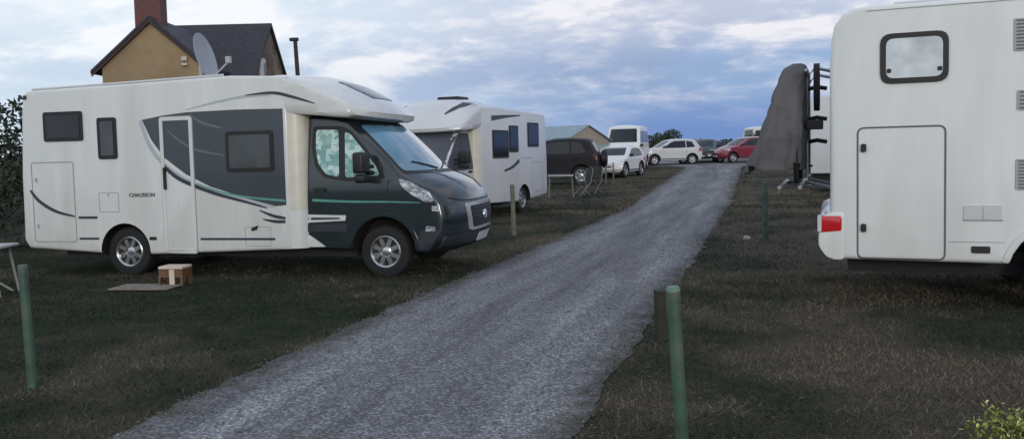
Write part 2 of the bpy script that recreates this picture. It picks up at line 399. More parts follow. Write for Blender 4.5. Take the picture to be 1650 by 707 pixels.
def motorhome(name, label, loc, rz, paint, style, raise_=0.0, body_mat=None, rx=0, ry=0):
    """coachbuilt low-profile motorhome; origin under the rear axle, +x forward"""
    bmt = body_mat or WHITE
    root = thing(name, label, 'motorhome', loc, rz, rx=rx, ry=ry)
    prof = [(-1.60, .38), (-.40, .315), (.45, .30), (2.545, .375), (2.545, 2.66), (1.7, 2.70), (.0, 2.655), (-1.50, 2.625), (-1.575, 2.57), (-1.61, 2.3), (-1.665, 1.4), (-1.67, .86), (-1.68, .5)]
    mb = MB(); mb.prism(prof, 'y', -1.13, 1.13)
    body = mb.build('body', [bmt, WELL], root, smooth=35, bevel=.045, bevel_seg=4)
    cut(body, [(0, .34, .395, -1.4, -.62), (0, .34, .395, .62, 1.4)], WELL)
    plan = [(2.40, -1.122), (2.52, -1.12), (2.58, -1.112), (2.64, -1.09), (2.70, -1.05), (2.735, -1.0), (2.735, 1.0), (2.70, 1.05), (2.64, 1.09), (2.58, 1.112), (2.52, 1.12), (2.40, 1.122)]
    t = MB(); t.prism(plan, 'z', .90, 2.21); t.build('cab_joint_panel', style['column'], root, smooth=50)
    t = MB(); t.prism(plan, 'z', .385, .898); t.build('cab_joint_skirt', bmt, root, smooth=50)
    cp = cap(root, raise_, bmt)
    cab(root, paint, style)
    ch = MB(); ch.box((1.0, 0, .36), (4.6, 1.5, .24)); ch.box((-.9, 0, .42), (1.2, 1.6, .12)); ch.build('chassis', CHASSIS, root)
    for s in (-1, 1): wheel(root, 0, s * .955, s)
    wl = MB()
    wl.prism([(-1, 2.662), (1, 2.662), (1, 2.70), (-1, 2.70)], 'y', .55, .60)
    bb = bvh_of(body); b2 = bvh_of(body, cp)
    return root, body, cp, bb, b2

def house_window(bb, ax, root, u0, v0, u1, v1, pane=None, r=.04, nm='window'):
    w = decal(nm, rect(u0, v0, u1, v1, r), bb, ax, BLACK, root, .016, .25)
    decal('pane', rect(u0 + .05, v0 + .05, u1 - .05, v1 - .05, r * .7), bb, ax, pane or GLASS, w, .021, .25)
    return w
def outline(bb, ax, root, nm, u0, v0, u1, v1, m, w=.012, off=.003, r=.03):
    """a narrow closed seam"""
    o = rect(u0, v0, u1, v1, r); i = rect(u0 + w, v0 + w, u1 - w, v1 - w, max(.004, r - w)); n = len(o)
    mb = MB(); d = {'-y': (0, 1, 0), '+y': (0, -1, 0), '-x': (1, 0, 0), '+x': (-1, 0, 0)}[ax]; d = Vector(d)
    def P(u, v):
        q = {'-y': (u, -6, v), '+y': (u, 6, v), '-x': (-12, u, v), '+x': (12, u, v)}[ax]
        h = bb.ray_cast(Vector(q), d)[0]
        if h is None:
            h = Vector(q); h[abs(d.y) > .5] = ref[abs(d.y) > .5]
        return h
    ref = bb.ray_cast(Vector({'-y': ((u0 + u1) / 2, -6, (v0 + v1) / 2), '+y': ((u0 + u1) / 2, 6, (v0 + v1) / 2), '-x': (-12, (u0 + u1) / 2, (v0 + v1) / 2), '+x': (12, (u0 + u1) / 2, (v0 + v1) / 2)}[ax]), d)[0]
    vs = [P(*p) - d * off for p in o] + [P(*p) - d * off for p in i] + [P(*p) for p in o] + [P(*p) for p in i]
    fs = []
    for k in range(n):
        j = (k + 1) % n
        fs += [(k, j, n + j, n + k), (2 * n + k, k, j, 2 * n + j)[::-1], (n + k, n + j, 3 * n + j, 3 * n + k)]
    mb.add(vs, fs); return mb.build(nm, m, root)

STY1 = dict(surround=BLACK, screen=SCREENGLASS, doorglass=BLIND, quarter=BLIND, bumper=DKBUMP, chrome=True, arch=SLATE, green=True, column=WARM_LIT, paint2=SLATE)
A13 = R_(-13)
nrm = (-math.sin(A13), math.cos(A13))
mh1, body1, cap1, bb1, b21 = motorhome('motorhome', 'white motorhome with dark slate cab and swooping dark side panel, left of the track',
    (-5.403 + nrm[0] * 1.13, 11.377 + nrm[1] * 1.13, 0), A13, SLATE, STY1)
def mh1_side(ax, full=True):
    r = mh1
    pan = [(.36, 2.155), (.70, 2.205), (1.05, 2.235), (1.8, 2.245), (2.48, 2.235), (2.48, .965), (2.28, .95), (1.92, 1.055), (1.37, 1.225), (1.0, 1.40), (.68, 1.63), (.49, 1.88)]
    decal('dark_side_panel', pan, bb1, ax, PANEL, r, .003)
    decal('pale_swoosh', stripe([(.33, 2.14), (.45, 1.82), (.64, 1.57), (.97, 1.34), (1.45, 1.16), (1.92, 1.035), (2.30, .945)], .05, .03, .055), bb1, ax, STRIPE_L, r, .004)
    decal('dark_swoosh', stripe([(.66, 1.52), (.86, 1.36), (1.10, 1.25), (1.46, 1.125), (1.92, 1.005), (2.2, .93)], .05, .015, .05), bb1, ax, STRIPE_D, r, .006)
    decal('green_swoosh', stripe([(1.16, 1.27), (1.47, 1.165), (1.93, 1.075), (2.47, 1.022)], .012, .032), bb1, ax, STRIPE_G, r, .007)
    for k, L in enumerate(([(1.10, 2.20), (1.30, 2.08), (1.58, 2.01)], [(.75, 2.0), (.95, 1.84), (1.2, 1.72), (1.6, 1.64)])):
        decal('faint_stripe', stripe(L, .015, .02, .035), bb1, ax, STRIPE_S, r, .005)
    for k, L in enumerate(([(2.08, .90), (2.28, .825), (2.46, .79)], [(2.13, .78), (2.30, .75), (2.46, .745)])):
        decal('low_dark_stripe', stripe(L, .012, .035, .04), bb1, ax, STRIPE_D, r, .004)
    decal('roof_edge_stripe', stripe([(1.05, 2.27), (1.5, 2.355), (1.95, 2.415), (2.30, 2.425)], .008, .03, .03), bb1, ax, STRIPE_L, r, .005)
    decal('cap_arc_stripe', stripe([(1.95, 2.43), (2.35, 2.445), (2.62, 2.385), (2.95, 2.285)], .01, .01, .04), b21, ax, STRIPE_D, r, .009, .06)
    decal('sill_stripe', rect(1.18, .50, 2.30, .53, .008), bb1, ax, STRIPE_D, r, .004)
    decal('rear_arc_stripe', stripe([(-1.52, 1.21), (-1.37, 1.05), (-1.11, .91), (-.80, .835)], .03, .02, .045), bb1, ax, STRIPE_D, r, .008)
    decal('rear_arc_tail', rect(-.74, .80, -.43, .835, .006), bb1, ax, STRIPE_D, r, .004)
    decal('rear_sill_dash', rect(-.74, .505, -.42, .535, .006), bb1, ax, STRIPE_D, r, .004)
    house_window(bb1, ax, r, -1.235, 1.895, -.59, 2.31)
    if full:
        house_window(bb1, ax, r, -.355, 1.63, -.05, 2.205, GLASS_G)
        dr = outline(bb1, ax, r, 'entrance_door', .63, .32, 1.13, 2.18, WHITE, .05, .012, .05)
        decal('door_handle', rounded([(.665, 1.50), (.70, 1.49), (.70, 1.19), (.665, 1.20)], .012), bb1, ax, BLACK, dr, .03)
        outline(bb1, ax, dr, 'door_seal', .62, .31, 1.14, 2.19, LINE, .01, .004, .05)
        g = outline(bb1, ax, r, 'garage_hatch', -1.49, .47, -.78, 1.61, LINE, .014, .003, .05)
        for z in (.7, 1.36): decal('hatch_lock', rect(-1.43, z - .03, -1.40, z + .03, .012), bb1, ax, GREYV, g, .012)
        f = outline(bb1, ax, r, 'service_flap', -.39, .89, -.07, 1.165, LINE, .008, .003, .02)
        decal('flap_lock', rect(-.245, 1.11, -.225, 1.15, .008), bb1, ax, GREYV, f, .008)
        decal('vent_grille', rect(.39, .50, .50, .545, .01), bb1, ax, BLACK, r, .006)
        decal('skirt_vent', rounded([(1.95, .66), (2.06, .70), (2.04, .64), (1.96, .62)], .01), bb1, ax, BLACK, r, .006)
        outline(bb1, ax, r, 'locker_flap', 1.86, .42, 2.24, .68, LINE, .006, .003, .02)
        decal('marker_lamp', rect(-1.56, 2.50, -1.50, 2.56, .015), bb1, ax, BLACK, r, .012)
    house_window(bb1, ax, r, 1.63, 1.415, 2.33, 1.955, GLASS_G)
mh1_side('-y'); mh1_side('+y', False)
def side_text(txt, size, x, y, z, root, m, bold=.0015):
    cu = bpy.data.curves.new('lettering', 'FONT'); cu.body = txt; cu.size = size; cu.extrude = .002; cu.offset = bold; cu.space_character = 1.05
    o = bpy.data.objects.new('lettering', cu); C.objects.link(o); bpy.context.view_layer.update()
    me = bpy.data.meshes.new_from_object(o.evaluated_get(bpy.context.evaluated_depsgraph_get())); bpy.data.objects.remove(o)
    me.materials.clear(); me.materials.append(m)
    t = bpy.data.objects.new('lettering', me); C.objects.link(t); t.parent = root; t.location = (x, y, z); t.rotation_euler = (R_(90), 0, 0)
    return t
side_text('CHAUSSON', .074, .10, -1.1335, 1.10, mh1, STRIPE_D)
def rear_face(root, bb, pane=GLASS, zt=2.2):
    house_window(bb, '-x', root, -.6, 1.5, .6, zt, pane)
    for s in (-1, 1): decal('tail_light', rect(s * .98 - .07, .62, s * .98 + .07, 1.0, .03), bb, '-x', RED, root, .012)
    decal('rear_plate', rect(-.26, .62, .26, .74, .01), bb, '-x', PLATE, root, .01)
rear_face(mh1, bb1)
# rooftop fittings of the first motorhome
rl = MB(); rl.box((.55, .1, 2.72), (.5, .5, .10)); rl.build('roof_hatch', WHITE2, mh1, bevel=.02)
for s in (-1, 1):
    q = MB(); q.tube([(-1.45, s * 1.07, 2.645), (0, s * 1.07, 2.675), (1.6, s * 1.07, 2.715)], .016, 8); q.build('roof_rail', WHITE2, mh1, smooth=40)
decal('skylight', rounded([(2.95, -.45), (3.45, -.38), (3.45, .38), (2.95, .45)], .08), bvh_of(cap1), '+z', GLASS, mh1, .012, .08)
DISHM = mat('grey_dish_paint', (.30, .32, .35), .5, var=.08, vscale=4)
def dish(root, loc, aim_z, tilt):
    d = bpy.data.objects.new('satellite_dish', None); C.objects.link(d); d.parent = root; d.location = loc; d.rotation_euler = (0, 0, aim_z)
    m = MB(); q = Matrix.Rotation(-tilt, 3, 'Y')
    n = 8; seg = 36; vs = []; fs = []
    for side_ in (0, 1):
        for i in range(n + 1):
            r = .33 * i / n
            for k in range(seg):
                a = 2 * math.pi * k / seg
                p = Vector((.55 * r * r - (0 if side_ == 0 else .012), r * math.cos(a) * .95, r * math.sin(a) * 1.08))
                vs.append(q @ p + Vector((0, 0, .37)))
    for side_ in (0, 1):
        o = side_ * (n + 1) * seg
        for i in range(n):
            for k in range(seg): fs.append((o + i * seg + k, o + i * seg + (k + 1) % seg, o + (i + 1) * seg + (k + 1) % seg, o + (i + 1) * seg + k))
    o1 = n * seg; o2 = (n + 1) * seg + n * seg
    for k in range(seg): fs.append((o1 + k, o1 + (k + 1) % seg, o2 + (k + 1) % seg, o2 + k))
    m.add(vs, fs); m.build('reflector', DISHM, d, smooth=50)
    a = MB(); a.tube([(-.02, 0, .0), (-.03, 0, .22), (-.015, 0, .37)], .03, 10); a.box((-.02, 0, .03), (.2, .2, .06)); a.build('dish_mast', GREYV, d, smooth=40)
    e = MB(); e.tube([q @ Vector((.03, 0, -.33)) + Vector((0, 0, .37)), q @ Vector((.36, 0, -.16)) + Vector((0, 0, .37))], .014, 8)
    e.box(q @ Vector((.37, 0, -.13)) + Vector((0, 0, .37)), (.07, .06, .09)); e.build('feed_arm', GREYV, d)
    return d
dish(mh1, (.80, -.32, 2.69), R_(8), R_(14))

# ------------------------------------------------------------------ second motorhome (behind)
STY2 = dict(wide=[(-.985, 1.28), (.985, 1.28), (.905, 2.06), (-.905, 2.06)], sur=[(2.76, 2.05), (3.24, 2.05), (3.44, 1.90), (3.66, 1.68), (3.86, 1.48), (4.02, 1.32), (4.0, 1.20), (2.76, 1.20)], surround=COVERG, screen=COVERG, doorglass=COVERG, quarter=COVERG, bumper=WHITE2, chrome=False, arch=WHITE2, column=WARM_LIT, paint2=WHITE2)
A2 = R_(246)
l2 = (-math.sin(A2), math.cos(A2))
mh2, body2, cap2, bb2, b22 = motorhome('motorhome', 'white motorhome with grey covered windscreen and raised cab roof, parked behind the slate cabbed one',
    (.337 - l2[0] * 1.13, 21.644 - l2[1] * 1.13, 0), A2, WHITE2, STY2, raise_=.16, body_mat=WHITE2)
house_window(bb2, '+y', mh2, .98, 1.44, 1.92, 2.13); house_window(bb2, '+y', mh2, .36, 1.58, .93, 2.26)
house_window(bb2, '+y', mh2, -1.05, 1.71, -.28, 2.36)
decal('dark_side_flash', stripe([(1.25, 1.12), (.75, 1.2), (.30, 1.36)], .05, .10), bb2, '+y', STRIPE_D, mh2, .004)
decal('dark_side_flash', stripe([(.28, 1.42), (-.55, 1.42)], .02, .06), bb2, '+y', STRIPE_L, mh2, .004)
decal('dark_roof_flash', stripe([(1.95, 2.41), (1.2, 2.47), (.2, 2.53)], .13, .03), bb2, '+y', STRIPE_D, mh2, .004)
dr2 = outline(bb2, '+y', mh2, 'side_hatch', -1.3, .5, -.55, 1.3, LINE, .014, .003, .03)
house_window(bb2, '-y', mh2, .9, 1.45, 1.9, 2.1); rear_face(mh2, bb2)
cb2 = bvh_of(cap2)
for s in (-1, 1):
    decal('cap_flash', stripe([(3.30, s * .60), (2.9, s * .78), (2.4, s * .90)], .05, .20, n=5), cb2, '+z', STRIPE_D, mh2, .006, .06)
k = MB(); k.box((1.75, 0, 2.93), (.6, .6, .10)); k.build('roof_hatch', BLACK, mh2, bevel=.04)
k = MB(); k.prism([(2.62, .9), (2.5, .9)][::1] + [(2.5, 1.0), (2.62, 1.0)], 'z', 2.60, 2.72); k.build('roof_lamp', WHITE2, mh2)

# ------------------------------------------------------------------ third motorhome (right edge), built from its rear corner forward
A3 = R_(-21.3); l3 = (-math.sin(A3), math.cos(A3))
mh3 = thing('motorhome', 'large plain white motorhome at the right edge with red tail lamp and a garage door', 'motorhome', (3.18 + l3[0] * 1.15, 7.98 + l3[1] * 1.15, 0), A3)
prof = [(-.02, .47), (1.5, .455), (4.9, .45), (4.9, 2.1), (6.0, 2.12), (6.25, 2.35), (5.9, 2.75), (5.2, 2.90), (.28, 2.90), (.14, 2.885), (.04, 2.83), (-.03, 2.73), (-.06, 2.58), (-.07, 2.3), (-.07, .9)]
mb = MB(); mb.prism(prof, 'y', -1.15, 1.15); body3 = mb.build('body', [WHITE3, WELL], mh3, smooth=35, bevel=.05, bevel_seg=4)
cut(body3, [(1.94, .34, .50, -1.4, -.62), (1.94, .34, .50, .62, 1.4)], WELL)
bb3 = bvh_of(body3)
bp = MB(); bp.prism(rounded([(-.18, .60), (-.11, .49), (-.02, .46), (.06, .468), (.06, .93), (-.10, .92), (-.17, .86)], .04), 'y', -1.165, 1.165); bp.build('rear_bumper', WHITE3, mh3, smooth=40, bevel=.03, bevel_seg=3)
for s, ax in ((-1, '-y'), (1, '+y')):
    tl = MB(); tl.prism(rounded([(-.178, .73), (.035, .75), (.035, .895), (-.155, .895)], .02), 'y', s * 1.08, s * 1.172); tl.build('tail_light', RED, mh3, smooth=40, bevel=.012)
    if s < 0: ln = MB(); ln.prism(rect(-.186, .74, -.150, .90, .01), 'y', s * 1.10, s * 1.175); ln.build('lamp_bezel', WHITE2, mh3)
    wheel(mh3, 1.94, s * .97, s)
for s in (-1, 1):
    g3 = house_window(bb3, '-y' if s < 0 else '+y', mh3, .375, 2.15, .955, 2.62, MIRRORGLASS, r=.10)
    for u in (.45, .88):
        decal('window_catch', rect(u - .02, 2.25, u + .02, 2.29, .012), bb3, '-y' if s < 0 else '+y', BLACK, g3, .03)
gd = outline(bb3, '-y', mh3, 'garage_door', .17, .475, .94, 1.75, LINE_D, .016, .004, .07)
for z in (.78, 1.55): decal('door_catch', rounded(rect(.205, z - .04, .255, z + .04, .02), .01), bb3, '-y', BLACK, gd, .02)
decal('corner_trim', rect(.088, .48, .100, 2.87, .004), bb3, '-y', LINE, mh3, .003)
def louvre(bb, root, u0, v0, u1, v1):
    l = decal('fridge_vent', rect(u0, v0, u1, v1, .015), bb, '-y', GREYV, root, .010)
    n = int((v1 - v0) / .03)
    for i in range(n):
        z = v0 + .02 + (v1 - v0 - .04) * i / max(1, n - 1)
        decal('louvre_slat', rect(u0 + .02, z - .006, u1 - .02, z + .006, .003), bb, '-y', LINE_D, l, .014)
louvre(bb3, mh3, 1.475, 2.39, 1.92, 2.68); louvre(bb3, mh3, 1.505, 1.86, 1.95, 2.04); louvre(bb3, mh3, 1.50, 1.14, 1.95, 1.42)
for u in (1.085, 1.245):
    fl = decal('service_hatch', rect(u, .865, u + .15, 1.0, .015), bb3, '-y', WHITE2, mh3, .010)
    decal('hatch_gap', rect(u - .006, .855, u + .156, .866, .003), bb3, '-y', LINE, fl, .006)  # thin grey joint line along the hatch's lower edge
decal('marker_vent', rect(1.15, .555, 1.305, .62, .015), bb3, '-y', BLACK, mh3, .008)
house_window(bb3, '-y', mh3, 2.3, 1.5, 3.2, 2.1); outline(bb3, '-y', mh3, 'entrance_door', 3.5, .5, 4.1, 2.3, LINE_D, .016, .004, .05)
decal('arch_trim', stripe([(1.94 + .535 * math.cos(a), .34 + .535 * math.sin(a)) for a in [.25 + (math.pi - .5) * k / 12 for k in range(13)]], .045, .045, n=2), bb3, '-y', WHITE3, mh3, .014, .08)
decal('roof_trim', rect(.25, 2.845, 4.9, 2.853, .003), bb3, '-y', LINE, mh3, .004); decal('skirt_joint', rect(.96, .655, 1.42, .661, .002), bb3, '-y', LINE, mh3, .003)
rr_ = MB(); rr_.box((1.72, -.55, 2.955), (.75, .75, .11)); rr_.build('roof_vent', BLACK, mh3, bevel=.03)
for s in (-1, 1):
    q = MB(); q.tube([(.5, s * 1.02, 2.915), (5.0, s * 1.02, 2.915)], .016, 8); q.build('roof_rail', WHITE2, mh3)
ch = MB(); ch.box((2.6, 0, .42), (5.0, 1.6, .22)); ch.build('chassis', CHASSIS, mh3)
# its cab (outside the photograph)
vs, fs = loft_side([(4.8, .38), (6.6, .33), (6.75, .55), (6.75, .9), (6.5, 1.2), (6.2, 1.33), (5.8, 1.75), (5.5, 2.08), (4.8, 2.1)], [(4.8, .38), (6.95, .3), (7.12, .55), (7.1, .9), (6.85, 1.2), (6.5, 1.36), (6.1, 1.8), (5.8, 2.1), (4.8, 2.12)], 1.01, 2.3, tumble=(1.25, .13))
mb = MB(); mb.add(vs, fs); cb = mb.build('cab', [WHITE, WELL], mh3); cut(cb, [(5.95, .36, .435, -1.3, -.62), (5.95, .36, .435, .62, 1.3)], WELL); cbv = bvh_of(cb)
decal('windscreen', rounded([(-.8, 1.42), (.8, 1.42), (.7, 2.0), (-.7, 2.0)], .06), cbv, '+x', GLASS, mh3, .006, .1)
for s, ax in ((-1, '-y'), (1, '+y')):
    decal('front_door_window', rounded([(5.0, 1.9), (5.5, 1.88), (5.9, 1.4), (5.0, 1.36)], .05), cbv, ax, GLASS, mh3, .006, .1); wheel(mh3, 5.95, s * .86, s)
# rear rack of the third motorhome
RACKM = mat('rack_aluminium', (.35, .36, .38), .35, metal=.7, var=.1)
rk = MB()
for y in (-.45, .45):
    rk.tube([(-.06, y, 2.36), (-.22, y, 2.40), (-.30, y, 2.30), (-.30, y, 1.20), (-.06, y, 1.14)], .018, 8)
for z in (1.24, 2.36): rk.tube([(-.30, -.75, z), (-.30, .75, z)], .016, 8)
for x in (-.36, -.56): rk.tube([(x, -.85, 1.16), (x, .85, 1.16)], .022, 8)
for y in (-.45, .45): rk.tube([(-.26, y, 1.16), (-.62, y, 1.15)], .018, 8)
rk.build('bicycle_rack', RACKM, mh3, smooth=40)

# bicycle on the rack (its frame lies along local y; parts shown below the cover)
bk = thing('bicycle', 'black bicycle on the right motorhome rear rack, mostly hidden by a grey cover', 'bicycle', mh3.location, A3)
def bike_wheel(cx, cy, cz, r):
    m = MB(); seg = 40
    for k in range(seg):
        pass
    vs = []; fs = []; ts = 10
    for k in range(seg):
        a = 2 * math.pi * k / seg
        for j in range(ts):
            b = 2 * math.pi * j / ts; rr = r + .025 * math.cos(b); vs.append((cx + .025 * math.sin(b), cy + rr * math.cos(a), cz + rr * math.sin(a)))
    for k in range(seg):
        for j in range(ts): fs.append((k * ts + j, k * ts + (j + 1) % ts, ((k + 1) % seg) * ts + (j + 1) % ts, ((k + 1) % seg) * ts + j))
    m.add(vs, fs)
    for k in range(16):
        a = 2 * math.pi * k / 16; m.tube([(cx, cy, cz), (cx, cy + r * math.cos(a), cz + r * math.sin(a))], .003, 4)
    m.lathe([(0, -.04), (.03, -.04), (.03, .04), (0, .04)], 'x', (cx, cy, cz), 12)
    return m.build('bicycle_wheel', RUBBER, bk, smooth=40)
bike_wheel(-.40, -.52, 1.52, .31); bike_wheel(-.40, .55, 1.52, .31)
fr = MB()
for a, b in (((0, -.52, 1.52), (0, -.36, 2.08)), ((0, -.36, 2.08), (0, .18, 2.02)), ((0, .18, 2.02), (0, .08, 1.48)), ((0, .08, 1.48), (0, -.38, 1.98)), ((0, .08, 1.48), (0, .55, 1.52)), ((0, .55, 1.52), (0, .18, 2.02))):
    fr.tube([Vector(a) + Vector((-.40, 0, 0)), Vector(b) + Vector((-.40, 0, 0))], .02, 8)
fr.build('bicycle_frame', BLACK, bk, smooth=40)
hb = MB(); hb.tube([(-.55, -.34, 2.16), (-.42, -.38, 2.18), (-.40, -.36, 2.08)], .016, 8); hb.tube([(-.32, -.34, 2.16), (-.40, -.38, 2.18)], .016, 8); hb.build('handlebar', BLACK, bk, smooth=40)
sd = MB(); sd.prism(rounded([(.05, 2.16), (.32, 2.19), (.32, 2.23), (.06, 2.20)], .02), 'x', -.47, -.33); sd.tube([(-.40, .18, 2.0), (-.40, .19, 2.17)], .015, 8); sd.build('saddle', BLACK, bk, bevel=.02)
cr_ = MB(); cr_.tube([(-.40, .08, 1.48), (-.34, .08, 1.48), (-.33, -.06, 1.36), (-.25, -.06, 1.36)], .012, 8); cr_.tube([(-.40, .08, 1.48), (-.46, .08, 1.48), (-.47, .22, 1.60), (-.55, .22, 1.60)], .012, 8)
cr_.lathe([(.0, -.36), (.10, -.36), (.10, -.352), (0, -.352)], 'x', (0, .08, 1.48), 24); cr_.build('crankset', BLACK, bk, smooth=40)
for zz in (1.62, 1.86, 2.18):
    st = MB(); st.tube([(-.30, -.40, zz), (-.20, -.44, zz + .02), (-.10, -.45, zz)], .022, 8); st.build('clamp_arm', BLACK, bk, smooth=40)
st = MB(); st.box((-.22, -.60, 1.80), (.17, .06, .10)); st.build('pedal_block', BLACK, bk, bevel=.01)
wt = MB(); wt.lathe([(.20, -.14), (.25, -.15), (.25, -.09), (.20, -.10), (.20, -.14)], 'x', (-.08, -.42, 2.20), 36); 
for k in range(12):
    a = 2 * math.pi * k / 12; wt.tube([(-.20, -.42, 2.20), (-.20, -.42 + .22 * math.cos(a), 2.20 + .22 * math.sin(a))], .004, 4)
wt.build('spare_wheel', RUBBER, bk, smooth=40)

# grey cover draped over the bicycle: peaked at the rack, flaring outward to a hem
COVM = mat('grey_cover_cloth', (.102, .094, .097), .85, var=.25, vscale=5, bump=.6, bscale=6, stretch=(2, 2, .7), col2=(.115, .108, .113), c2lo=.45, c2hi=.65)
cv = MB(); nu, nv = 140, 70; vs = []; fs = []
for i in range(nv + 1):
    t = i / nv                                         # 0 at the top ridge, 1 at the hem
    z = 2.47 - 1.10 * t
    xo = float(np.interp(z, [1.37, 1.55, 1.74, 1.90, 2.10, 2.32, 2.42, 2.47], [-.91, -.83, -.755, -.71, -.655, -.60, -.55, -.46])); xi = float(np.interp(z, [1.3, 2.38, 2.45, 2.47], [-.335, -.285, -.30, -.34]))
    hw = .34 + .50 * min(1, t * 1.4) ** .8
    if t < .1: hw *= .75 + .25 * (t / .1) ** .5
    for k in range(nu):
        a = 2 * math.pi * k / nu; ca, sa = math.cos(a), math.sin(a)
        sq = lambda v: math.copysign(abs(v) ** .38, v)
        x = (xo + xi) / 2 + (xo - xi) / 2 * sq(ca); y = -.05 + hw * sq(sa)
        q_ = Vector((x * 5, y * 5, z * 1.2)); w = .060 * (abs(math.sin(4.5 * a + 1.2 * t + .8 * noise.noise(q_ * .6))) - .6) * min(1, t * 1.3) ** 1.2 + .012 * noise.noise(q_ * .8) + .055 * (.28 - abs(noise.noise(Vector((x * 3.2 + z * 1.6, y * 3.2 + z * .9, z * 1.5))))) * min(1, t * 5) + .030 * (.25 - abs(noise.noise(Vector((x * 7 - z * 3, y * 7, z * 3.5 + 4))))) * min(1, t * 5)
        vs.append((x + w * ca, y + w * sa, z + (.03 * noise.noise(Vector((y * 4, x * 9, 1))) - .05 * max(0, ca) + .035 * math.sin(5 * a)) * t ** 3))
for i in range(nv):
    for k in range(nu): fs.append((i * nu + k, i * nu + (k + 1) % nu, (i + 1) * nu + (k + 1) % nu, (i + 1) * nu + k))
fs.append(tuple(range(nu)))
cv.add(vs, fs)
cover = cv.build('bicycle_cover', COVM, None, smooth=50); tag(cover, 'grey cloth cover draped over the bicycle behind the right motorhome', 'cover')
cover.location = mh3.location; cover.rotation_euler = (0, 0, A3)
md = cover.modifiers.new('s', 'SOLIDIFY'); md.thickness = .006

# ------------------------------------------------------------------ fourth motorhome far right
A4 = R_(-18)
mh4 = thing('motorhome', 'white motorhome glimpsed beyond the bicycle rack of the right motorhome', 'motorhome', (9.55, 26.2, .03), A4)
mb = MB(); mb.prism([(-.0, .62), (4.6, .62), (4.6, 1.9), (5.4, 1.95), (5.6, 2.3), (5.2, 2.95), (4.6, 3.08), (.12, 3.08), (.0, 2.95)], 'y', 0, 2.2); b4 = mb.build('body', [WHITE2, WELL], mh4, smooth=35, bevel=.05, bevel_seg=3)
cut(b4, [(1.4, .36, .46, -.2, .5), (1.4, .36, .46, 1.7, 2.4)], WELL); bb4 = bvh_of(b4)
house_window(bb4, '-y', mh4, 1.2, 1.6, 2.2, 2.2); house_window(bb4, '-x', mh4, .6, 1.6, 1.6, 2.2); outline(bb4, '-y', mh4, 'entrance_door', 2.8, .7, 3.4, 2.5, LINE_D, .02, .004, .05)
for s, y in ((-1, .14), (1, 2.06)): wheel(mh4, 1.4, y, s); wheel(mh4, 5.1, y, s)
vs, fs = loft_side([(4.5, .4), (5.7, .36), (5.85, .6), (5.85, .9), (5.6, 1.2), (5.3, 1.33), (4.9, 1.95), (4.5, 1.97)], [(4.5, .4), (6.0, .32), (6.15, .6), (6.12, .9), (5.9, 1.2), (5.6, 1.36), (5.1, 1.97), (4.5, 1.98)], 1.0, 2.3)
mb = MB(); mb.add([(x, y + 1.1, z) for x, y, z in vs], fs); cb4 = mb.build('cab', [WHITE2, WELL], mh4, smooth=35); decal('windscreen', rounded([(.35, 1.42), (1.85, 1.42), (1.8, 1.85), (.4, 1.85)], .05), bvh_of(cb4), '+x', GLASS, mh4, .006, .1)
ch = MB(); ch.box((2.4, 1.1, .5), (4.6, 1.6, .26)); ch.build('chassis', CHASSIS, mh4)
for s, x in ((-1, .5), (1, 1.7)): decal('tail_light', rect(x - .07, .8, x + .07, 1.1, .03), bb4, '-x', RED, mh4, .012)

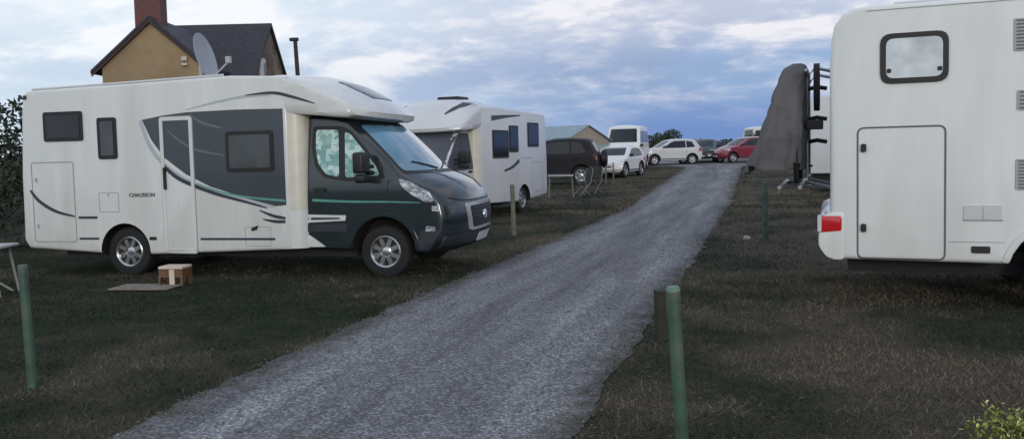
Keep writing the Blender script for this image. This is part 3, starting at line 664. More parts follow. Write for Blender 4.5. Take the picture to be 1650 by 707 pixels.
# ------------------------------------------------------------------ cars
def car(name, label, cat, loc, rz, paint, sx=1.0, sz=1.0, kind='hatch', group=None, glass=None, wr=.31, tail=None):
    root = thing(name, label, cat, loc, rz, group=group)
    if kind == 'hatch':
        Pc = [(-1.80, .24), (-1.95, .36), (-1.99, .60), (-1.96, .84), (-1.88, .98), (-1.62, 1.36), (-1.45, 1.43), (-.9, 1.475), (-.2, 1.47), (.25, 1.40), (1.02, .99), (1.60, .86), (1.86, .72), (1.98, .55), (1.98, .36), (1.84, .24)]
        Ps = [(-1.72, .26), (-1.84, .38), (-1.88, .60), (-1.86, .82), (-1.78, .95), (-1.52, 1.30), (-1.38, 1.37), (-.9, 1.41), (-.2, 1.40), (.10, 1.35), (.82, .97), (1.40, .84), (1.62, .72), (1.72, .55), (1.72, .38), (1.62, .25)]
        win = [[(-1.42, .99), (-1.22, 1.30), (-.86, 1.345), (-.86, .96)], [(-.80, .96), (-.80, 1.35), (-.12, 1.34), (.12, 1.28), (.62, .98), (.5, .95)]]
        wsc = ((.66, 1.02, .56, 1.37)); back = (.62, 1.02, .54, 1.33); tum = (.92, .32); hw = .86; wx = (-1.22, 1.22); lampx = (1.42, .70, 1.68, .80); tailx = (-1.86, .74, -1.64, .94)
    else:
        Pc = [(-2.30, .28), (-2.42, .42), (-2.45, .7), (-2.42, 1.0), (-2.38, 1.4), (-2.28, 1.92), (-2.1, 2.0), (-1.0, 2.04), (.5, 2.03), (1.0, 1.96), (1.78, 1.20), (2.22, 1.04), (2.40, .86), (2.46, .60), (2.45, .40), (2.30, .26)]
        Ps = [(-2.28, .30), (-2.38, .42), (-2.41, .7), (-2.38, 1.0), (-2.34, 1.4), (-2.25, 1.84), (-2.1, 1.93), (-1.0, 1.96), (.5, 1.95), (.85, 1.89), (1.55, 1.18), (1.95, 1.02), (2.12, .86), (2.2, .60), (2.2, .42), (2.08, .28)]
        win = [[(.30, 1.20), (.30, 1.76), (.82, 1.74), (1.32, 1.20)], [(-.95, 1.22), (-.95, 1.76), (.15, 1.76), (.15, 1.22)], [(-2.15, 1.22), (-2.1, 1.74), (-1.1, 1.76), (-1.1, 1.22)]]
        wsc = (.78, 1.24, .70, 1.85); back = (.7, 1.2, .64, 1.8); tum = (1.1, .12); hw = .95; wx = (-1.5, 1.5); lampx = (1.90, .76, 2.14, .96); tailx = (-2.37, .9, -2.22, 1.3)
    S = lambda P: [(x * sx, z * sz) for x, z in P]
    vs, fs = loft_side(S(Ps), S(Pc), hw, 2.6, tumble=(tum[0] * sz, tum[1] / sz))
    mb = MB(); mb.add(vs, fs); b = mb.build('body', [paint, WELL], root); bv = bvh_of(b)
    cut(b, [(x * sx, wr, wr + .07, s * .55, s * 1.2) for x in wx for s in (-1, 1)], WELL)
    gl = glass or GLASS
    decal('windscreen', rounded(S([(0, 0)])[:0] + [(-wsc[0], wsc[1] * sz), (wsc[0], wsc[1] * sz), (wsc[2], wsc[3] * sz), (-wsc[2], wsc[3] * sz)], .05), bv, '+x', gl, root, .014, .1)
    decal('rear_window', rounded([(-back[0], back[1] * sz), (back[0], back[1] * sz), (back[2], back[3] * sz), (-back[2], back[3] * sz)], .05), bv, '-x', gl, root, .014, .1)
    decal('grille', rect(-.38, .46 * sz, .38, .60 * sz, .02), bv, '+x', BLACK, root, .006, .1)
    decal('number_plate', rect(-.25, .36 * sz, .25, .44 * sz, .01), bv, '+x', PLATE, root, .012, .1)
    decal('rear_plate', rect(-.25, .62 * sz, .25, .73 * sz, .01), bv, '-x', PLATE, root, .012, .1)
    for s, ax in ((-1, '-y'), (1, '+y')):
        for w in win: decal('side_window', rounded(S(w), .04), bv, ax, gl, root, .014, .1)
        decal('headlight', rect(lampx[0] * sx, lampx[1] * sz, lampx[2] * sx, lampx[3] * sz, .03), bv, ax, LAMP, root, .010, .06)
        decal('tail_light', rect(tailx[0] * sx, tailx[1] * sz, tailx[2] * sx, tailx[3] * sz, .02), bv, ax, tail or RED, root, .010, .06)
        decal('door_gap', rect(-.845 * sx, .36 * sz, -.833 * sx, .95 * sz, .003), bv, ax, BLACK, root, .002, .2)
        decal('sill_strip', rect(-.85 * sx, .30 * sz, .80 * sx, .36 * sz, .01), bv, ax, DKBUMP, root, .006, .15)
        m = MB(); m.box((.62 * sx if kind == 'hatch' else 1.25, s * (hw + .08), 1.02 * sz if kind == 'hatch' else 1.3), (.1, .18, .13)); m.build('door_mirror', BLACK, root, bevel=.03)
        for x in wx: wheel(root, x * sx, s * (hw - .115), s, r=wr, w=.2, rim=wr * .64, spokes=6)
    u = MB(); u.box((0, 0, .34 * sz), (3.2 * sx, 1.2, .2)); u.build('underbody', CHASSIS, root)
    return root
SILVER = mat('silver_car_paint', (.52, .53, .54), .32, metal=.1, coat=.5, var=.05)
REDP = mat('red_car_paint', (.20, .008, .018), .25, coat=.9, var=.1)
DKGREEN = mat('dark_green_car_paint', (.008, .020, .018), .35, coat=.4, var=.1)
AUBERG = mat('near_black_car_paint', (.009, .007, .011), .5, coat=.0, var=.2, spec=.3)
VANW = mat('white_van_paint', (.68, .69, .68), .3, coat=.6, var=.04)
car('silver_hatchback', 'pale silver hatchback parked side on at the far end of the gravel track', 'car', (9.55, 49.6, H(49.6)), R_(188), SILVER, sx=.95, sz=1.05)
car('red_car', 'red car parked at the far end of the track, partly hidden by the grey cover', 'car', (14.3, 50.4, H(50.4)), R_(196), REDP, sx=1.0, sz=1.06)
car('dark_car', 'dark green car standing between the silver hatchback and the red car', 'car', (12.25, 52.0, H(52.0)), R_(250), DKGREEN, sx=.95)
car('dark_suv', 'tall near black car parked between the second motorhome and the white van', 'car', (1.72, 34.2, H(34.2)), R_(168), AUBERG, sx=1.06, sz=1.29, wr=.37, tail=mat('smoked_red_lamp', (.05, .004, .008), .3))
suv = [o for o in bpy.data.objects if o.parent is None and o.name.startswith('dark_suv')][0]
sw = MB(); sw.lathe([(0, -2.30), (.20, -2.31), (.31, -2.29), (.345, -2.24), (.345, -2.10), (0, -2.08)], 'x', (0, .18, 1.02), 32); sw.build('spare_wheel', AUBERG, suv, smooth=40)
vr = R_(252)
car('white_van', 'white van camper with dark windscreen parked behind the small white car', 'van', (6.45, 45.6, H(45.6)), vr, VANW, sx=.80, sz=1.19, kind='van', wr=.36)
car('white_car', 'small white car facing the track in front of the white van camper', 'car', (4.98, 38.6, H(38.6)), R_(240), VANW, sx=.80, sz=.98, wr=.33)
car('white_van', 'white vehicle roof just showing over the far hedge beside the grey cover', 'van', (19.5, 63.5, H(63.5)), R_(10), VANW, sx=.5, sz=1.05, kind='van')

# ------------------------------------------------------------------ awning tent behind the dark car
TBLUE = mat('blue_grey_tent_cloth', (.26, .34, .39), .8, var=.12, vscale=3, bump=.2, bscale=5)
TBEIGE = mat('beige_tent_cloth', (.34, .30, .235), .8, var=.1, vscale=3, bump=.2, bscale=5)
TTEAL = mat('pale_teal_tent_cloth', (.30, .40, .40), .8, var=.1, vscale=3)
tent = thing('awning_tent', 'blue grey ridge tent with a beige gable standing behind the dark car', 'tent', (3.80, 40.4, H(40.4) - .03), math.atan2(.62, -.78))
hw_ = 1.95; zr, ze = 2.45, 1.74; Lt = 4.4
m = MB(); m.prism([(-hw_ - .12, ze - .04), (-hw_ - .12, ze + .01), (0, zr + .05), (hw_ + .12, ze + .01), (hw_ + .12, ze - .04), (0, zr)], 'x', -.10, Lt + .1); m.build('roof', TBLUE, tent)
m = MB(); m.prism([(-hw_, 1.52), (hw_, 1.52), (hw_, ze), (0, zr - .01), (-hw_, ze)], 'x', 0, .03); m.build('gable', TBEIGE, tent)
m = MB(); m.prism([(-hw_, 0), (hw_, 0), (hw_, 1.515), (-hw_, 1.515)], 'x', 0, .03); m.build('gable_lower', TTEAL, tent)
for s in (-1, 1):
    m = MB(); m.box((Lt / 2, s * hw_, ze / 2 - .02), (Lt - .08, .03, ze - .06)); m.build('side_wall', TBLUE, tent)
    m = MB(); m.tube([(-.06, s * hw_, 0), (-.06, s * hw_, ze), (-.06, s * .02, zr)], .02, 8); m.build('pole', STRIPE_D, tent)
m = MB(); m.box((Lt, 0, 1.0), (.03, hw_ * 2, 1.6)); m.build('back_wall', TBLUE, tent)

# ------------------------------------------------------------------ house beyond the first motorhome
def render_wall(name, c, c2): return mat(name, c, .9, var=.12, vscale=1.6, bump=.35, bscale=25, col2=c2, c2lo=.42, c2hi=.75)
TAN = render_wall('tan_render', (.34, .25, .145), (.25, .18, .10)); STONE = mat('brown_stone', (.16, .115, .075), .9, var=.5, vscale=4, bump=.6, bscale=6, col2=(.30, .25, .19))
def slate_mat():
    m = bpy.data.materials.new('slate_roof'); m.use_nodes = True; nt = m.node_tree; b = nt.nodes['Principled BSDF']
    tc = _n(nt, 'ShaderNodeTexCoord'); br = _n(nt, 'ShaderNodeTexBrick'); br.inputs['Scale'].default_value = 3.2; br.inputs['Mortar Size'].default_value = .012
    br.inputs['Color1'].default_value = (.022, .022, .032, 1); br.inputs['Color2'].default_value = (.036, .036, .050, 1); br.inputs['Mortar'].default_value = (.012, .012, .015, 1)
    nt.links.new(tc.outputs['Object'], br.inputs['Vector']); nt.links.new(br.outputs['Color'], b.inputs['Base Color']); b.inputs['Roughness'].default_value = .7
    return m
def brick_mat():
    m = bpy.data.materials.new('red_brick'); m.use_nodes = True; nt = m.node_tree; b = nt.nodes['Principled BSDF']
    tc = _n(nt, 'ShaderNodeTexCoord'); mp = _n(nt, 'ShaderNodeMapping'); mp.inputs['Rotation'].default_value = (R_(90), 0, 0); br = _n(nt, 'ShaderNodeTexBrick'); br.inputs['Scale'].default_value = 4.5
    br.inputs['Color1'].default_value = (.20, .06, .045, 1); br.inputs['Color2'].default_value = (.11, .05, .045, 1); br.inputs['Mortar'].default_value = (.12, .10, .09, 1)
    nt.links.new(tc.outputs['Object'], mp.inputs['Vector']); nt.links.new(mp.outputs['Vector'], br.inputs['Vector']); nt.links.new(br.outputs['Color'], b.inputs['Base Color']); b.inputs['Roughness'].default_value = .85
    return m
SLATER = slate_mat(); BRICK = brick_mat()
hs = thing('brick_chimney_house', 'tan rendered house with dark slate roof and red brick chimney behind the first motorhome', 'house', (-14.0, 36.0, H(36)))
hz = H(36)
# main block along x, wing gable towards the camera (coordinates relative to the house base)
zr_m, ze_m = 7.35 - hz, 4.75 - hz
m = MB(); m.prism([(-2.75, 0), (2.75, 0), (2.75, ze_m), (0, zr_m - .12), (-2.75, ze_m)], 'x', -.9, 3.62); m.build('main_wall', STONE, hs)
for s in (-1, 1):
    m = MB(); m.prism([(s * 3.02, ze_m - .32), (s * 3.02, ze_m - .20), (0, zr_m + .06), (0, zr_m - .08)], 'x', -1.0, 3.74); m.build('main_roof_slope', SLATER, hs)
zw, zwe, yf = 6.93 - hz, 5.25 - hz, -4.5
wx0, wx1, wxc = -1.55, 2.35, .40
wxc = .42; hw_w = 1.93
m = MB(); m.prism([(wxc - hw_w, 0), (wxc + hw_w, 0), (wxc + hw_w, zwe), (wxc, zw), (wxc - hw_w, zwe)], 'y', yf, -.4); m.build('wing_wall', TAN, hs)
for s in (-1, 1):
    m = MB(); m.prism([(wxc + s * (hw_w + .36), zwe - .33), (wxc + s * (hw_w + .36), zwe - .20), (wxc, zw + .13), (wxc, zw + .005)], 'y', yf - .18, -.2); m.build('wing_roof_slope', SLATER, hs)
    m = MB(); m.prism([(wxc + s * (hw_w + .34), zwe - .44), (wxc + s * (hw_w + .34), zwe - .335), (wxc, zw), (wxc, zw - .13)], 'y', yf - .16, yf - .12); m.build('barge_board', mat('dark_barge_board', (.05, .03, .025), .7), hs)
chm = MB(); chm.box((wxc - .20, yf + .55, zw + .55), (1.0, .62, 2.0)); chm.build('chimney', BRICK, hs, bevel=.01)
cc = MB(); cc.box((wxc - .20, yf + .55, zw + 1.62), (1.14, .76, .14)); cc.build('chimney_cap', BRICK, hs)
for dx in (-.25, .25):
    p = MB(); p.lathe([(.10, 0), (.12, .04), (.09, .35), (.11, .40), (.06, .40), (.06, 0)], 'z', (wxc - .20 + dx, yf + .55, zw + 1.69), 16); p.build('chimney_pot', mat('terracotta', (.3, .12, .07), .8), hs, smooth=40)
chb = MB(); chb.box((wxc + 1.25, yf - .07, zwe + .16), (.22, .12, .16)); chb.box((wxc + 1.25, yf - .07, zwe - .05), (.22, .12, .10)); chb.build('alarm_box', mat('alarm_box_white', (.55, .5, .42), .6), hs, bevel=.02)
wn = MB(); wn.box((3.645, -1.25, 5.15 - hz), (.06, .75, 1.2)); wf = wn.build('window_frame', mat('white_frame_paint', (.62, .60, .56), .5), hs, bevel=.01)
pn = MB(); pn.box((3.662, -1.05, 5.1 - hz), (.05, .22, .95)); pn.build('pane', GLASS, wf)
for (x, z) in ((wxc - .6, 2.6), (wxc + .7, 2.6)):
    w = MB(); w.box((x, yf - .01, z), (.9, .08, 1.2)); w2 = w.build('window_frame', MATS['white_frame_paint'], hs, bevel=.01); p = MB(); p.box((x, yf - .03, z), (.74, .08, 1.04)); p.build('pane', GLASS, w2)

# utility pole
POLE = mat('dark_creosote_wood', (.045, .04, .037), .85, var=.3, bump=.4, bscale=20, stretch=(3, 3, .3))
up = thing('utility_pole', 'dark wooden utility pole rising beside the house', 'pole', (-9.55, 38, H(38)), ry=R_(-2))
m = MB(); m.tube([(0, 0, -.1), (0, 0, 6.62)], .125, 14, r2=.09); m.build('shaft', POLE, up, smooth=40)
m = MB(); m.box((-.05, 0, 6.68), (.38, .24, .14)); m.build('crossarm', POLE, up, bevel=.02)

# ------------------------------------------------------------------ foliage
def leaf_mat(name, c, c2, rough=.7):
    m = bpy.data.materials.new(name); m.use_nodes = True; nt = m.node_tree; b = nt.nodes['Principled BSDF']
    tc = _n(nt, 'ShaderNodeTexCoord'); nz = _n(nt, 'ShaderNodeTexNoise'); nz.inputs['Scale'].default_value = 2.2; nz.inputs['Detail'].default_value = 4
    wn_ = _n(nt, 'ShaderNodeTexNoise'); wn_.inputs['Scale'].default_value = 14
    nt.links.new(tc.outputs['Object'], nz.inputs['Vector']); nt.links.new(tc.outputs['Object'], wn_.inputs['Vector'])
    ad = _n(nt, 'ShaderNodeMath', operation='ADD'); nt.links.new(nz.outputs['Fac'], ad.inputs[0]); nt.links.new(wn_.outputs['Fac'], ad.inputs[1])
    rg = _n(nt, 'ShaderNodeMapRange'); rg.inputs['From Min'].default_value = .75; rg.inputs['From Max'].default_value = 1.25; nt.links.new(ad.outputs[0], rg.inputs['Value'])
    mx = _n(nt, 'ShaderNodeMixRGB'); mx.inputs['Color1'].default_value = (*c, 1); mx.inputs['Color2'].default_value = (*c2, 1)
    nt.links.new(rg.outputs['Result'], mx.inputs['Fac']); nt.links.new(mx.outputs['Color'], b.inputs['Base Color']); b.inputs['Roughness'].default_value = rough
    return m
def leaves(P, size, rg):                     # P (n,3): small leaf-shaped quads with random orientation
    n = len(P); a = rg.normal(size=(n, 3)); a /= np.linalg.norm(a, axis=1)[:, None]; b = rg.normal(size=(n, 3)); b -= (b * a).sum(1)[:, None] * a; b /= np.linalg.norm(b, axis=1)[:, None]
    s = size * rg.uniform(.6, 1.35, n)[:, None]
    V = np.stack([P - a * s, P + b * s * .45, P + a * s, P - b * s * .45], 1).reshape(-1, 3); F = np.arange(4 * n).reshape(-1, 4)
    return V, F
def raw_mesh(name, V, F, m, parent=None):
    me = bpy.data.meshes.new(name); k = F.shape[1]
    me.vertices.add(len(V)); me.vertices.foreach_set('co', V.astype(np.float32).ravel()); me.loops.add(F.size); me.loops.foreach_set('vertex_index', F.astype(np.int32).ravel())
    me.polygons.add(len(F)); me.polygons.foreach_set('loop_start', np.arange(0, F.size, k, dtype=np.int32)); me.update(calc_edges=True); me.validate()
    me.materials.append(m); o = bpy.data.objects.new(name, me); C.objects.link(o)
    if parent: o.parent = parent
    return o
LEAF_D = leaf_mat('dark_conifer_leaf', (.010, .018, .011), (.045, .062, .036)); LEAF_M = leaf_mat('hedge_leaf', (.022, .040, .018), (.055, .075, .035)); LEAF_Y = leaf_mat('yellow_green_leaf', (.13, .17, .025), (.46, .47, .09), .5)
BARK = mat('bark', (.05, .04, .03), .9, var=.3, bump=.5, bscale=15)
def clumped(n, lobes, rg, fill=.55):
    out = []
    w = np.array([l[3] * l[4] * l[5] for l in lobes]) ** .8; w /= w.sum()
    idx = rg.choice(len(lobes), n, p=w)
    d = rg.normal(size=(n, 3)); d /= np.linalg.norm(d, axis=1)[:, None]; r = rg.uniform(fill ** 3, 1.12, n) ** (1 / 3)
    L = np.array(lobes); return L[idx, :3] + d * r[:, None] * L[idx, 3:]
def bush(name, label, cat, loc, w, d, h, n, size, m, nl=14, group=None, trunk=True, seed=0, pn=('crown', 'trunk')):
    rg = np.random.default_rng(seed); root = thing(name, label, cat, loc, group=group)
    lobes = []
    for i in range(nl):
        rr = rg.uniform(.28, .45); x = rg.uniform(-1, 1) * (w / 2) * (1 - rr * .6); y = rg.uniform(-1, 1) * (d / 2) * (1 - rr * .6); z = h * rg.uniform(.28, .78)
        k = math.sqrt(max(.15, 1 - (2 * x / w) ** 2 * .7)); z *= k
        lobes.append((x, y, z, w * rr * .5, d * rr * .6, h * rr * .62))
    V, F = leaves(clumped(n, lobes, rg), size, rg); V[:, 2] = np.abs(V[:, 2]); raw_mesh(pn[0], V, F, m, root)
    t = MB(); t.tube([(0, 0, -.05), (.03, .02, h * .3), (-.02, 0, h * .6)], .05 * h, 8, r2=.015 * h)
    for l in lobes[:7]: t.tube([(0, 0, h * .2), (l[0] * .5, l[1] * .5, (h * .2 + l[2]) / 2), (l[0], l[1], l[2])], .018 * h, 6, r2=.006 * h)
    t.build(pn[1], BARK, root, smooth=40)
    return root
def hedge(name, label, x0, y0, x1, y1, h, th, n, size, m, seed, cat='hedge'):
    rg = np.random.default_rng(seed); L = math.hypot(x1 - x0, y1 - y0); root = thing(name, label, cat, (x0, y0, H(y0)), math.atan2(y1 - y0, x1 - x0))
    u = rg.uniform(0, L, n); v = rg.uniform(-.5, .5, n) * th
    top = np.array([h * (1 + .10 * noise.noise(Vector((a * .9, seed, 0))) + .07 * noise.noise(Vector((a * 3.1, seed, 3)))) for a in u]) * (1 - .25 * (np.abs(v) * 2 / th) ** 3)
    z = top * rg.uniform(0, 1, n) ** .6 * rg.uniform(.94, 1.05, n)
    P = np.stack([u, v, z], 1)
    V, F = leaves(P, size, rg); V[:, 2] += np.array([H(y0 + (y1 - y0) * a / L) - H(y0) for a in np.repeat(u, 4)]); raw_mesh('foliage', V, F, m, root)
    st = MB()
    for i in range(int(L / 1.0) + 1): st.tube([(i * 1.0, .05 * (i % 3), -.05), (i * 1.0 + .1, 0, h * .75)], .04, 6, r2=.015)
    st.build('stems', BARK, root)
    return root
hedge('hedge', 'dark tall hedge behind the rear of the first motorhome at left', -20, 15.8, -7.2, 15.6, 2.75, 1.6, 16000, .075, LEAF_D, 3)
hedge('hedge', 'dark hedge along the back of the left pitches before the house', -7.0, 24, -30, 25, 2.0, 1.2, 7000, .10, LEAF_D, 5)
hedge('hedge', 'low green hedge along the far end of the field behind the cars', 9, 60, 24, 59, 1.25, 1.4, 7000, .10, LEAF_M, 8)
hedge('hedge', 'long low hedge closing the field to the right far away', 24, 58, 70, 46, 1.3, 1.6, 6000, .14, LEAF_M, 9)
hedge('hedge', 'long low hedge closing the field to the left far away', -60, 66, 8, 62, 1.1, 1.5, 6000, .14, LEAF_M, 10)
bush('tree', 'dark rounded tree behind the white van at the field end', 'tree', (11.1, 61, H(61)), 3.4, 2.6, 2.15, 5000, .10, LEAF_M, seed=2)
bush('shrub', 'green shrub standing beside the red car in the far hedge', 'shrub', (17.6, 58.5, H(58.5)), 2.6, 2.0, 1.75, 2500, .10, LEAF_M, seed=4, pn=('foliage', 'stem'))

# yellow-green plant in the near right corner
pl = thing('flowering_plant', 'yellow green leafy plant in the near right corner of the grass', 'plant', (2.62, 3.98, 0))
rg = np.random.default_rng(12)
stm = MB(); tips = []
for i in range(170):
    a = rg.uniform(0, 2 * math.pi); r = rg.uniform(.05, .32); h = rg.uniform(.13, .26) * (1 - .4 * (r / .36) ** 2)
    p = Vector((math.cos(a) * r * 1.15, math.sin(a) * r, h)); stm.tube([(p.x * .25, p.y * .25, 0), (p.x * .7, p.y * .7, h * .6), tuple(p)], .004, 5, r2=.002)
    for t in range(16): f = rg.uniform(.35, 1.05); tips.append(p * f + Vector(rg.normal(size=3) * .022))
stm.build('stems', mat('plant_stem', (.07, .09, .03), .7), pl)
V, F = leaves(np.array([tuple(t) for t in tips]), .015, rg); V[:, 2] = np.maximum(V[:, 2], .004); raw_mesh('foliage', V, F, LEAF_Y, pl)
V, F = leaves(np.array([tuple(t) for t in tips[::5]]) + np.array([0, 0, .014]), .011, rg); raw_mesh('flowers', V, F, mat('pale_yellow_petal', (.70, .66, .26), .6), pl)['kind'] = 'stuff'

# ------------------------------------------------------------------ ground, track, grass
def ground_mat():
    m = bpy.data.materials.new('scruffy_grass_soil'); m.use_nodes = True; nt = m.node_tree; b = nt.nodes['Principled BSDF']; L = nt.links.new
    g = _n(nt, 'ShaderNodeNewGeometry')
    def nz(s, d=5, dist=0): n = _n(nt, 'ShaderNodeTexNoise'); n.inputs['Scale'].default_value = s; n.inputs['Detail'].default_value = d; n.inputs['Distortion'].default_value = dist; L(g.outputs['Position'], n.inputs['Vector']); return n
    a = nz(.55, 6, .4); c = nz(3.2, 6); f = nz(38, 4)
    sp = _n(nt, 'ShaderNodeSeparateXYZ'); L(g.outputs['Position'], sp.inputs['Vector']); dx = _n(nt, 'ShaderNodeMapRange'); dx.inputs['From Min'].default_value = -3; dx.inputs['From Max'].default_value = 3; dx.inputs['To Min'].default_value = -.085; dx.inputs['To Max'].default_value = .045; L(sp.outputs['X'], dx.inputs['Value'])
    da = _n(nt, 'ShaderNodeMath', operation='ADD'); L(a.outputs['Fac'], da.inputs[0]); L(dx.outputs['Result'], da.inputs[1])
    r1 = _n(nt, 'ShaderNodeMapRange'); r1.inputs['From Min'].default_value = .40; r1.inputs['From Max'].default_value = .60; L(da.outputs[0], r1.inputs['Value'])
    r2 = _n(nt, 'ShaderNodeMapRange'); r2.inputs['From Min'].default_value = .42; r2.inputs['From Max'].default_value = .66; L(c.outputs['Fac'], r2.inputs['Value'])
    m1 = _n(nt, 'ShaderNodeMixRGB'); m1.inputs['Color1'].default_value = (.016, .026, .014, 1); m1.inputs['Color2'].default_value = (.076, .062, .046, 1); L(r1.outputs['Result'], m1.inputs['Fac'])
    m2 = _n(nt, 'ShaderNodeMixRGB'); m2.inputs['Color2'].default_value = (.072, .058, .043, 1); L(m1.outputs['Color'], m2.inputs['Color1'])
    mu = _n(nt, 'ShaderNodeMath', operation='MULTIPLY'); mu.inputs[1].default_value = .45; L(r2.outputs['Result'], mu.inputs[0]); L(mu.outputs[0], m2.inputs['Fac'])
    r3 = _n(nt, 'ShaderNodeMapRange'); r3.inputs['From Min'].default_value = .3; r3.inputs['From Max'].default_value = .7; r3.inputs['To Min'].default_value = .55; r3.inputs['To Max'].default_value = 1.35; L(f.outputs['Fac'], r3.inputs['Value'])
    m3 = _n(nt, 'ShaderNodeVectorMath', operation='SCALE'); L(m2.outputs['Color'], m3.inputs[0]); L(r3.outputs['Result'], m3.inputs['Scale'])
    L(m3.outputs['Vector'], b.inputs['Base Color']); b.inputs['Roughness'].default_value = .95; b.inputs['Specular IOR Level'].default_value = .15
    bp = _n(nt, 'ShaderNodeBump'); bp.inputs['Strength'].default_value = .9; bp.inputs['Distance'].default_value = .03; L(f.outputs['Fac'], bp.inputs['Height']); L(bp.outputs['Normal'], b.inputs['Normal'])
    return m
ys = [-60, -30, -15] + [-8 + .5 * i for i in range(156)] + [75, 90, 120, 200, 400, 900, 2000]
xs = [-1500, -600, -250, -120] + list(range(-60, 61, 4)) + [120, 250, 600, 1500]
V = np.array([(x, y, H(y)) for y in ys for x in xs], float); nx = len(xs)
F = np.array([(j * nx + i, j * nx + i + 1, (j + 1) * nx + i + 1, (j + 1) * nx + i) for j in range(len(ys) - 1) for i in range(nx - 1)])
gr = raw_mesh('ground', V, F, ground_mat()); tag(gr, kind='structure')
LE = [(-9, -5.2), (-4, -4.0), (0, -3.15), (4.65, -2.36), (5.58, -2.16), (6.59, -1.85), (9.42, -.98), (11.66, -.24), (14.75, .82), (21.04, 2.79), (31.24, 5.58), (39.6, 7.98), (46.0, 9.75), (48.0, 8.2), (50, 6.6), (57, 6.2)]
RE = [(-9, -3.0), (-4, -1.85), (0, -.85), (4.47, .33), (5.65, .66), (7.44, 1.25), (9.87, 2.05), (15.73, 3.87), (24.63, 6.64), (35.9, 10.0), (44, 12.4), (46.5, 13.5), (48, 17), (50, 20), (57, 21)]
def edge(T, y): return float(np.interp(y, [t[0] for t in T], [t[1] for t in T]))
def smooth_edge(T, y): return sum(edge(T, y + d) for d in (-.8, -.4, 0, .4, .8)) / 5
def jig(y, s): return .03 * noise.noise(Vector((y * 31, s, 2))) + .05 * noise.noise(Vector((y * 1.3, s, 0))) + .06 * noise.noise(Vector((y * 4.7, s, 5))) + .03 * noise.noise(Vector((y * 13, s, 9)))
def eL(y): return smooth_edge(LE, y) + jig(y, 1.5) * (1 if y < 46 else 2)
def eR(y): return smooth_edge(RE, y) + jig(y, 7.5) * (1 if y < 46 else 2)
def gravel_mat():
    m = bpy.data.materials.new('grey_gravel'); m.use_nodes = True; nt = m.node_tree; b = nt.nodes['Principled BSDF']; L = nt.links.new
    g = _n(nt, 'ShaderNodeNewGeometry')
    def nz(s, d=5, vec=None): n = _n(nt, 'ShaderNodeTexNoise'); n.inputs['Scale'].default_value = s; n.inputs['Detail'].default_value = d; L(vec or g.outputs['Position'], n.inputs['Vector']); return n
    v = _n(nt, 'ShaderNodeTexVoronoi'); v.inputs['Scale'].default_value = 62; L(g.outputs['Position'], v.inputs['Vector'])
    v2 = _n(nt, 'ShaderNodeTexVoronoi'); v2.inputs['Scale'].default_value = 15; L(g.outputs['Position'], v2.inputs['Vector'])
    sp = _n(nt, 'ShaderNodeSeparateColor'); L(v.outputs['Color'], sp.inputs['Color'])
    cr = _n(nt, 'ShaderNodeValToRGB'); e = cr.color_ramp.elements; e[0].color = (.105, .105, .112, 1); e[1].color = (.31, .31, .322, 1); e[0].position = .1; e[1].position = .98
    x = e.new(.6); x.color = (.165, .165, .175, 1); L(sp.outputs[0], cr.inputs['Fac'])
    at0 = _n(nt, 'ShaderNodeAttribute', attribute_name='across'); sp0 = _n(nt, 'ShaderNodeSeparateXYZ'); L(g.outputs['Position'], sp0.inputs['Vector'])
    x0 = _n(nt, 'ShaderNodeMath', operation='MULTIPLY'); L(at0.outputs['Fac'], x0.inputs[0]); x0.inputs[1].default_value = 9; y0 = _n(nt, 'ShaderNodeMath', operation='MULTIPLY'); L(sp0.outputs['Y'], y0.inputs[0]); y0.inputs[1].default_value = .28
    cb0 = _n(nt, 'ShaderNodeCombineXYZ'); L(x0.outputs[0], cb0.inputs['X']); L(y0.outputs[0], cb0.inputs['Y'])
    a = nz(1.1, 6, cb0.outputs['Vector']); r1 = _n(nt, 'ShaderNodeMapRange'); r1.inputs['From Min'].default_value = .35; r1.inputs['From Max'].default_value = .65; r1.inputs['To Min'].default_value = .78; r1.inputs['To Max'].default_value = 1.26; L(a.outputs['Fac'], r1.inputs['Value'])
    s1 = _n(nt, 'ShaderNodeVectorMath', operation='SCALE'); L(cr.outputs['Color'], s1.inputs[0]); L(r1.outputs['Result'], s1.inputs['Scale'])
    d = nz(1.7, 6); r2 = _n(nt, 'ShaderNodeMapRange'); r2.inputs['From Min'].default_value = .60; r2.inputs['From Max'].default_value = .78; r2.inputs['To Max'].default_value = .45; L(d.outputs['Fac'], r2.inputs['Value'])
    mx = _n(nt, 'ShaderNodeMixRGB'); mx.inputs['Color2'].default_value = (.085, .082, .075, 1); L(s1.outputs['Vector'], mx.inputs['Color1']); L(r2.outputs['Result'], mx.inputs['Fac'])
    at = _n(nt, 'ShaderNodeAttribute', attribute_name='across'); wob = nz(.6, 3)
    def MM(op, p, q=None, r=None):
        n_ = _n(nt, 'ShaderNodeMath', operation=op)
        for i, u in enumerate((p, q, r)):
            if u is None: continue
            if isinstance(u, (int, float)): n_.inputs[i].default_value = u
            else: L(u, n_.inputs[i])
        return n_.outputs[0]
    def RG(u, a_, b_, lo, hi): n_ = _n(nt, 'ShaderNodeMapRange', interpolation_type='SMOOTHSTEP'); n_.inputs['From Min'].default_value = a_; n_.inputs['From Max'].default_value = b_; n_.inputs['To Min'].default_value = lo; n_.inputs['To Max'].default_value = hi; L(u, n_.inputs['Value']); return n_.outputs['Result']
    c_ = MM('ABSOLUTE', MM('SUBTRACT', MM('MULTIPLY_ADD', wob.outputs['Fac'], .14, at.outputs['Fac']), .57))       # 0 on the crown, .5 at the verges
    lane = MM('ABSOLUTE', MM('SUBTRACT', c_, .26))                                                                    # packed wheel lanes
    lanef = RG(lane, .03, .14, 1.16, .92)
    s2 = _n(nt, 'ShaderNodeVectorMath', operation='SCALE'); L(mx.outputs['Color'], s2.inputs[0]); L(lanef, s2.inputs['Scale'])
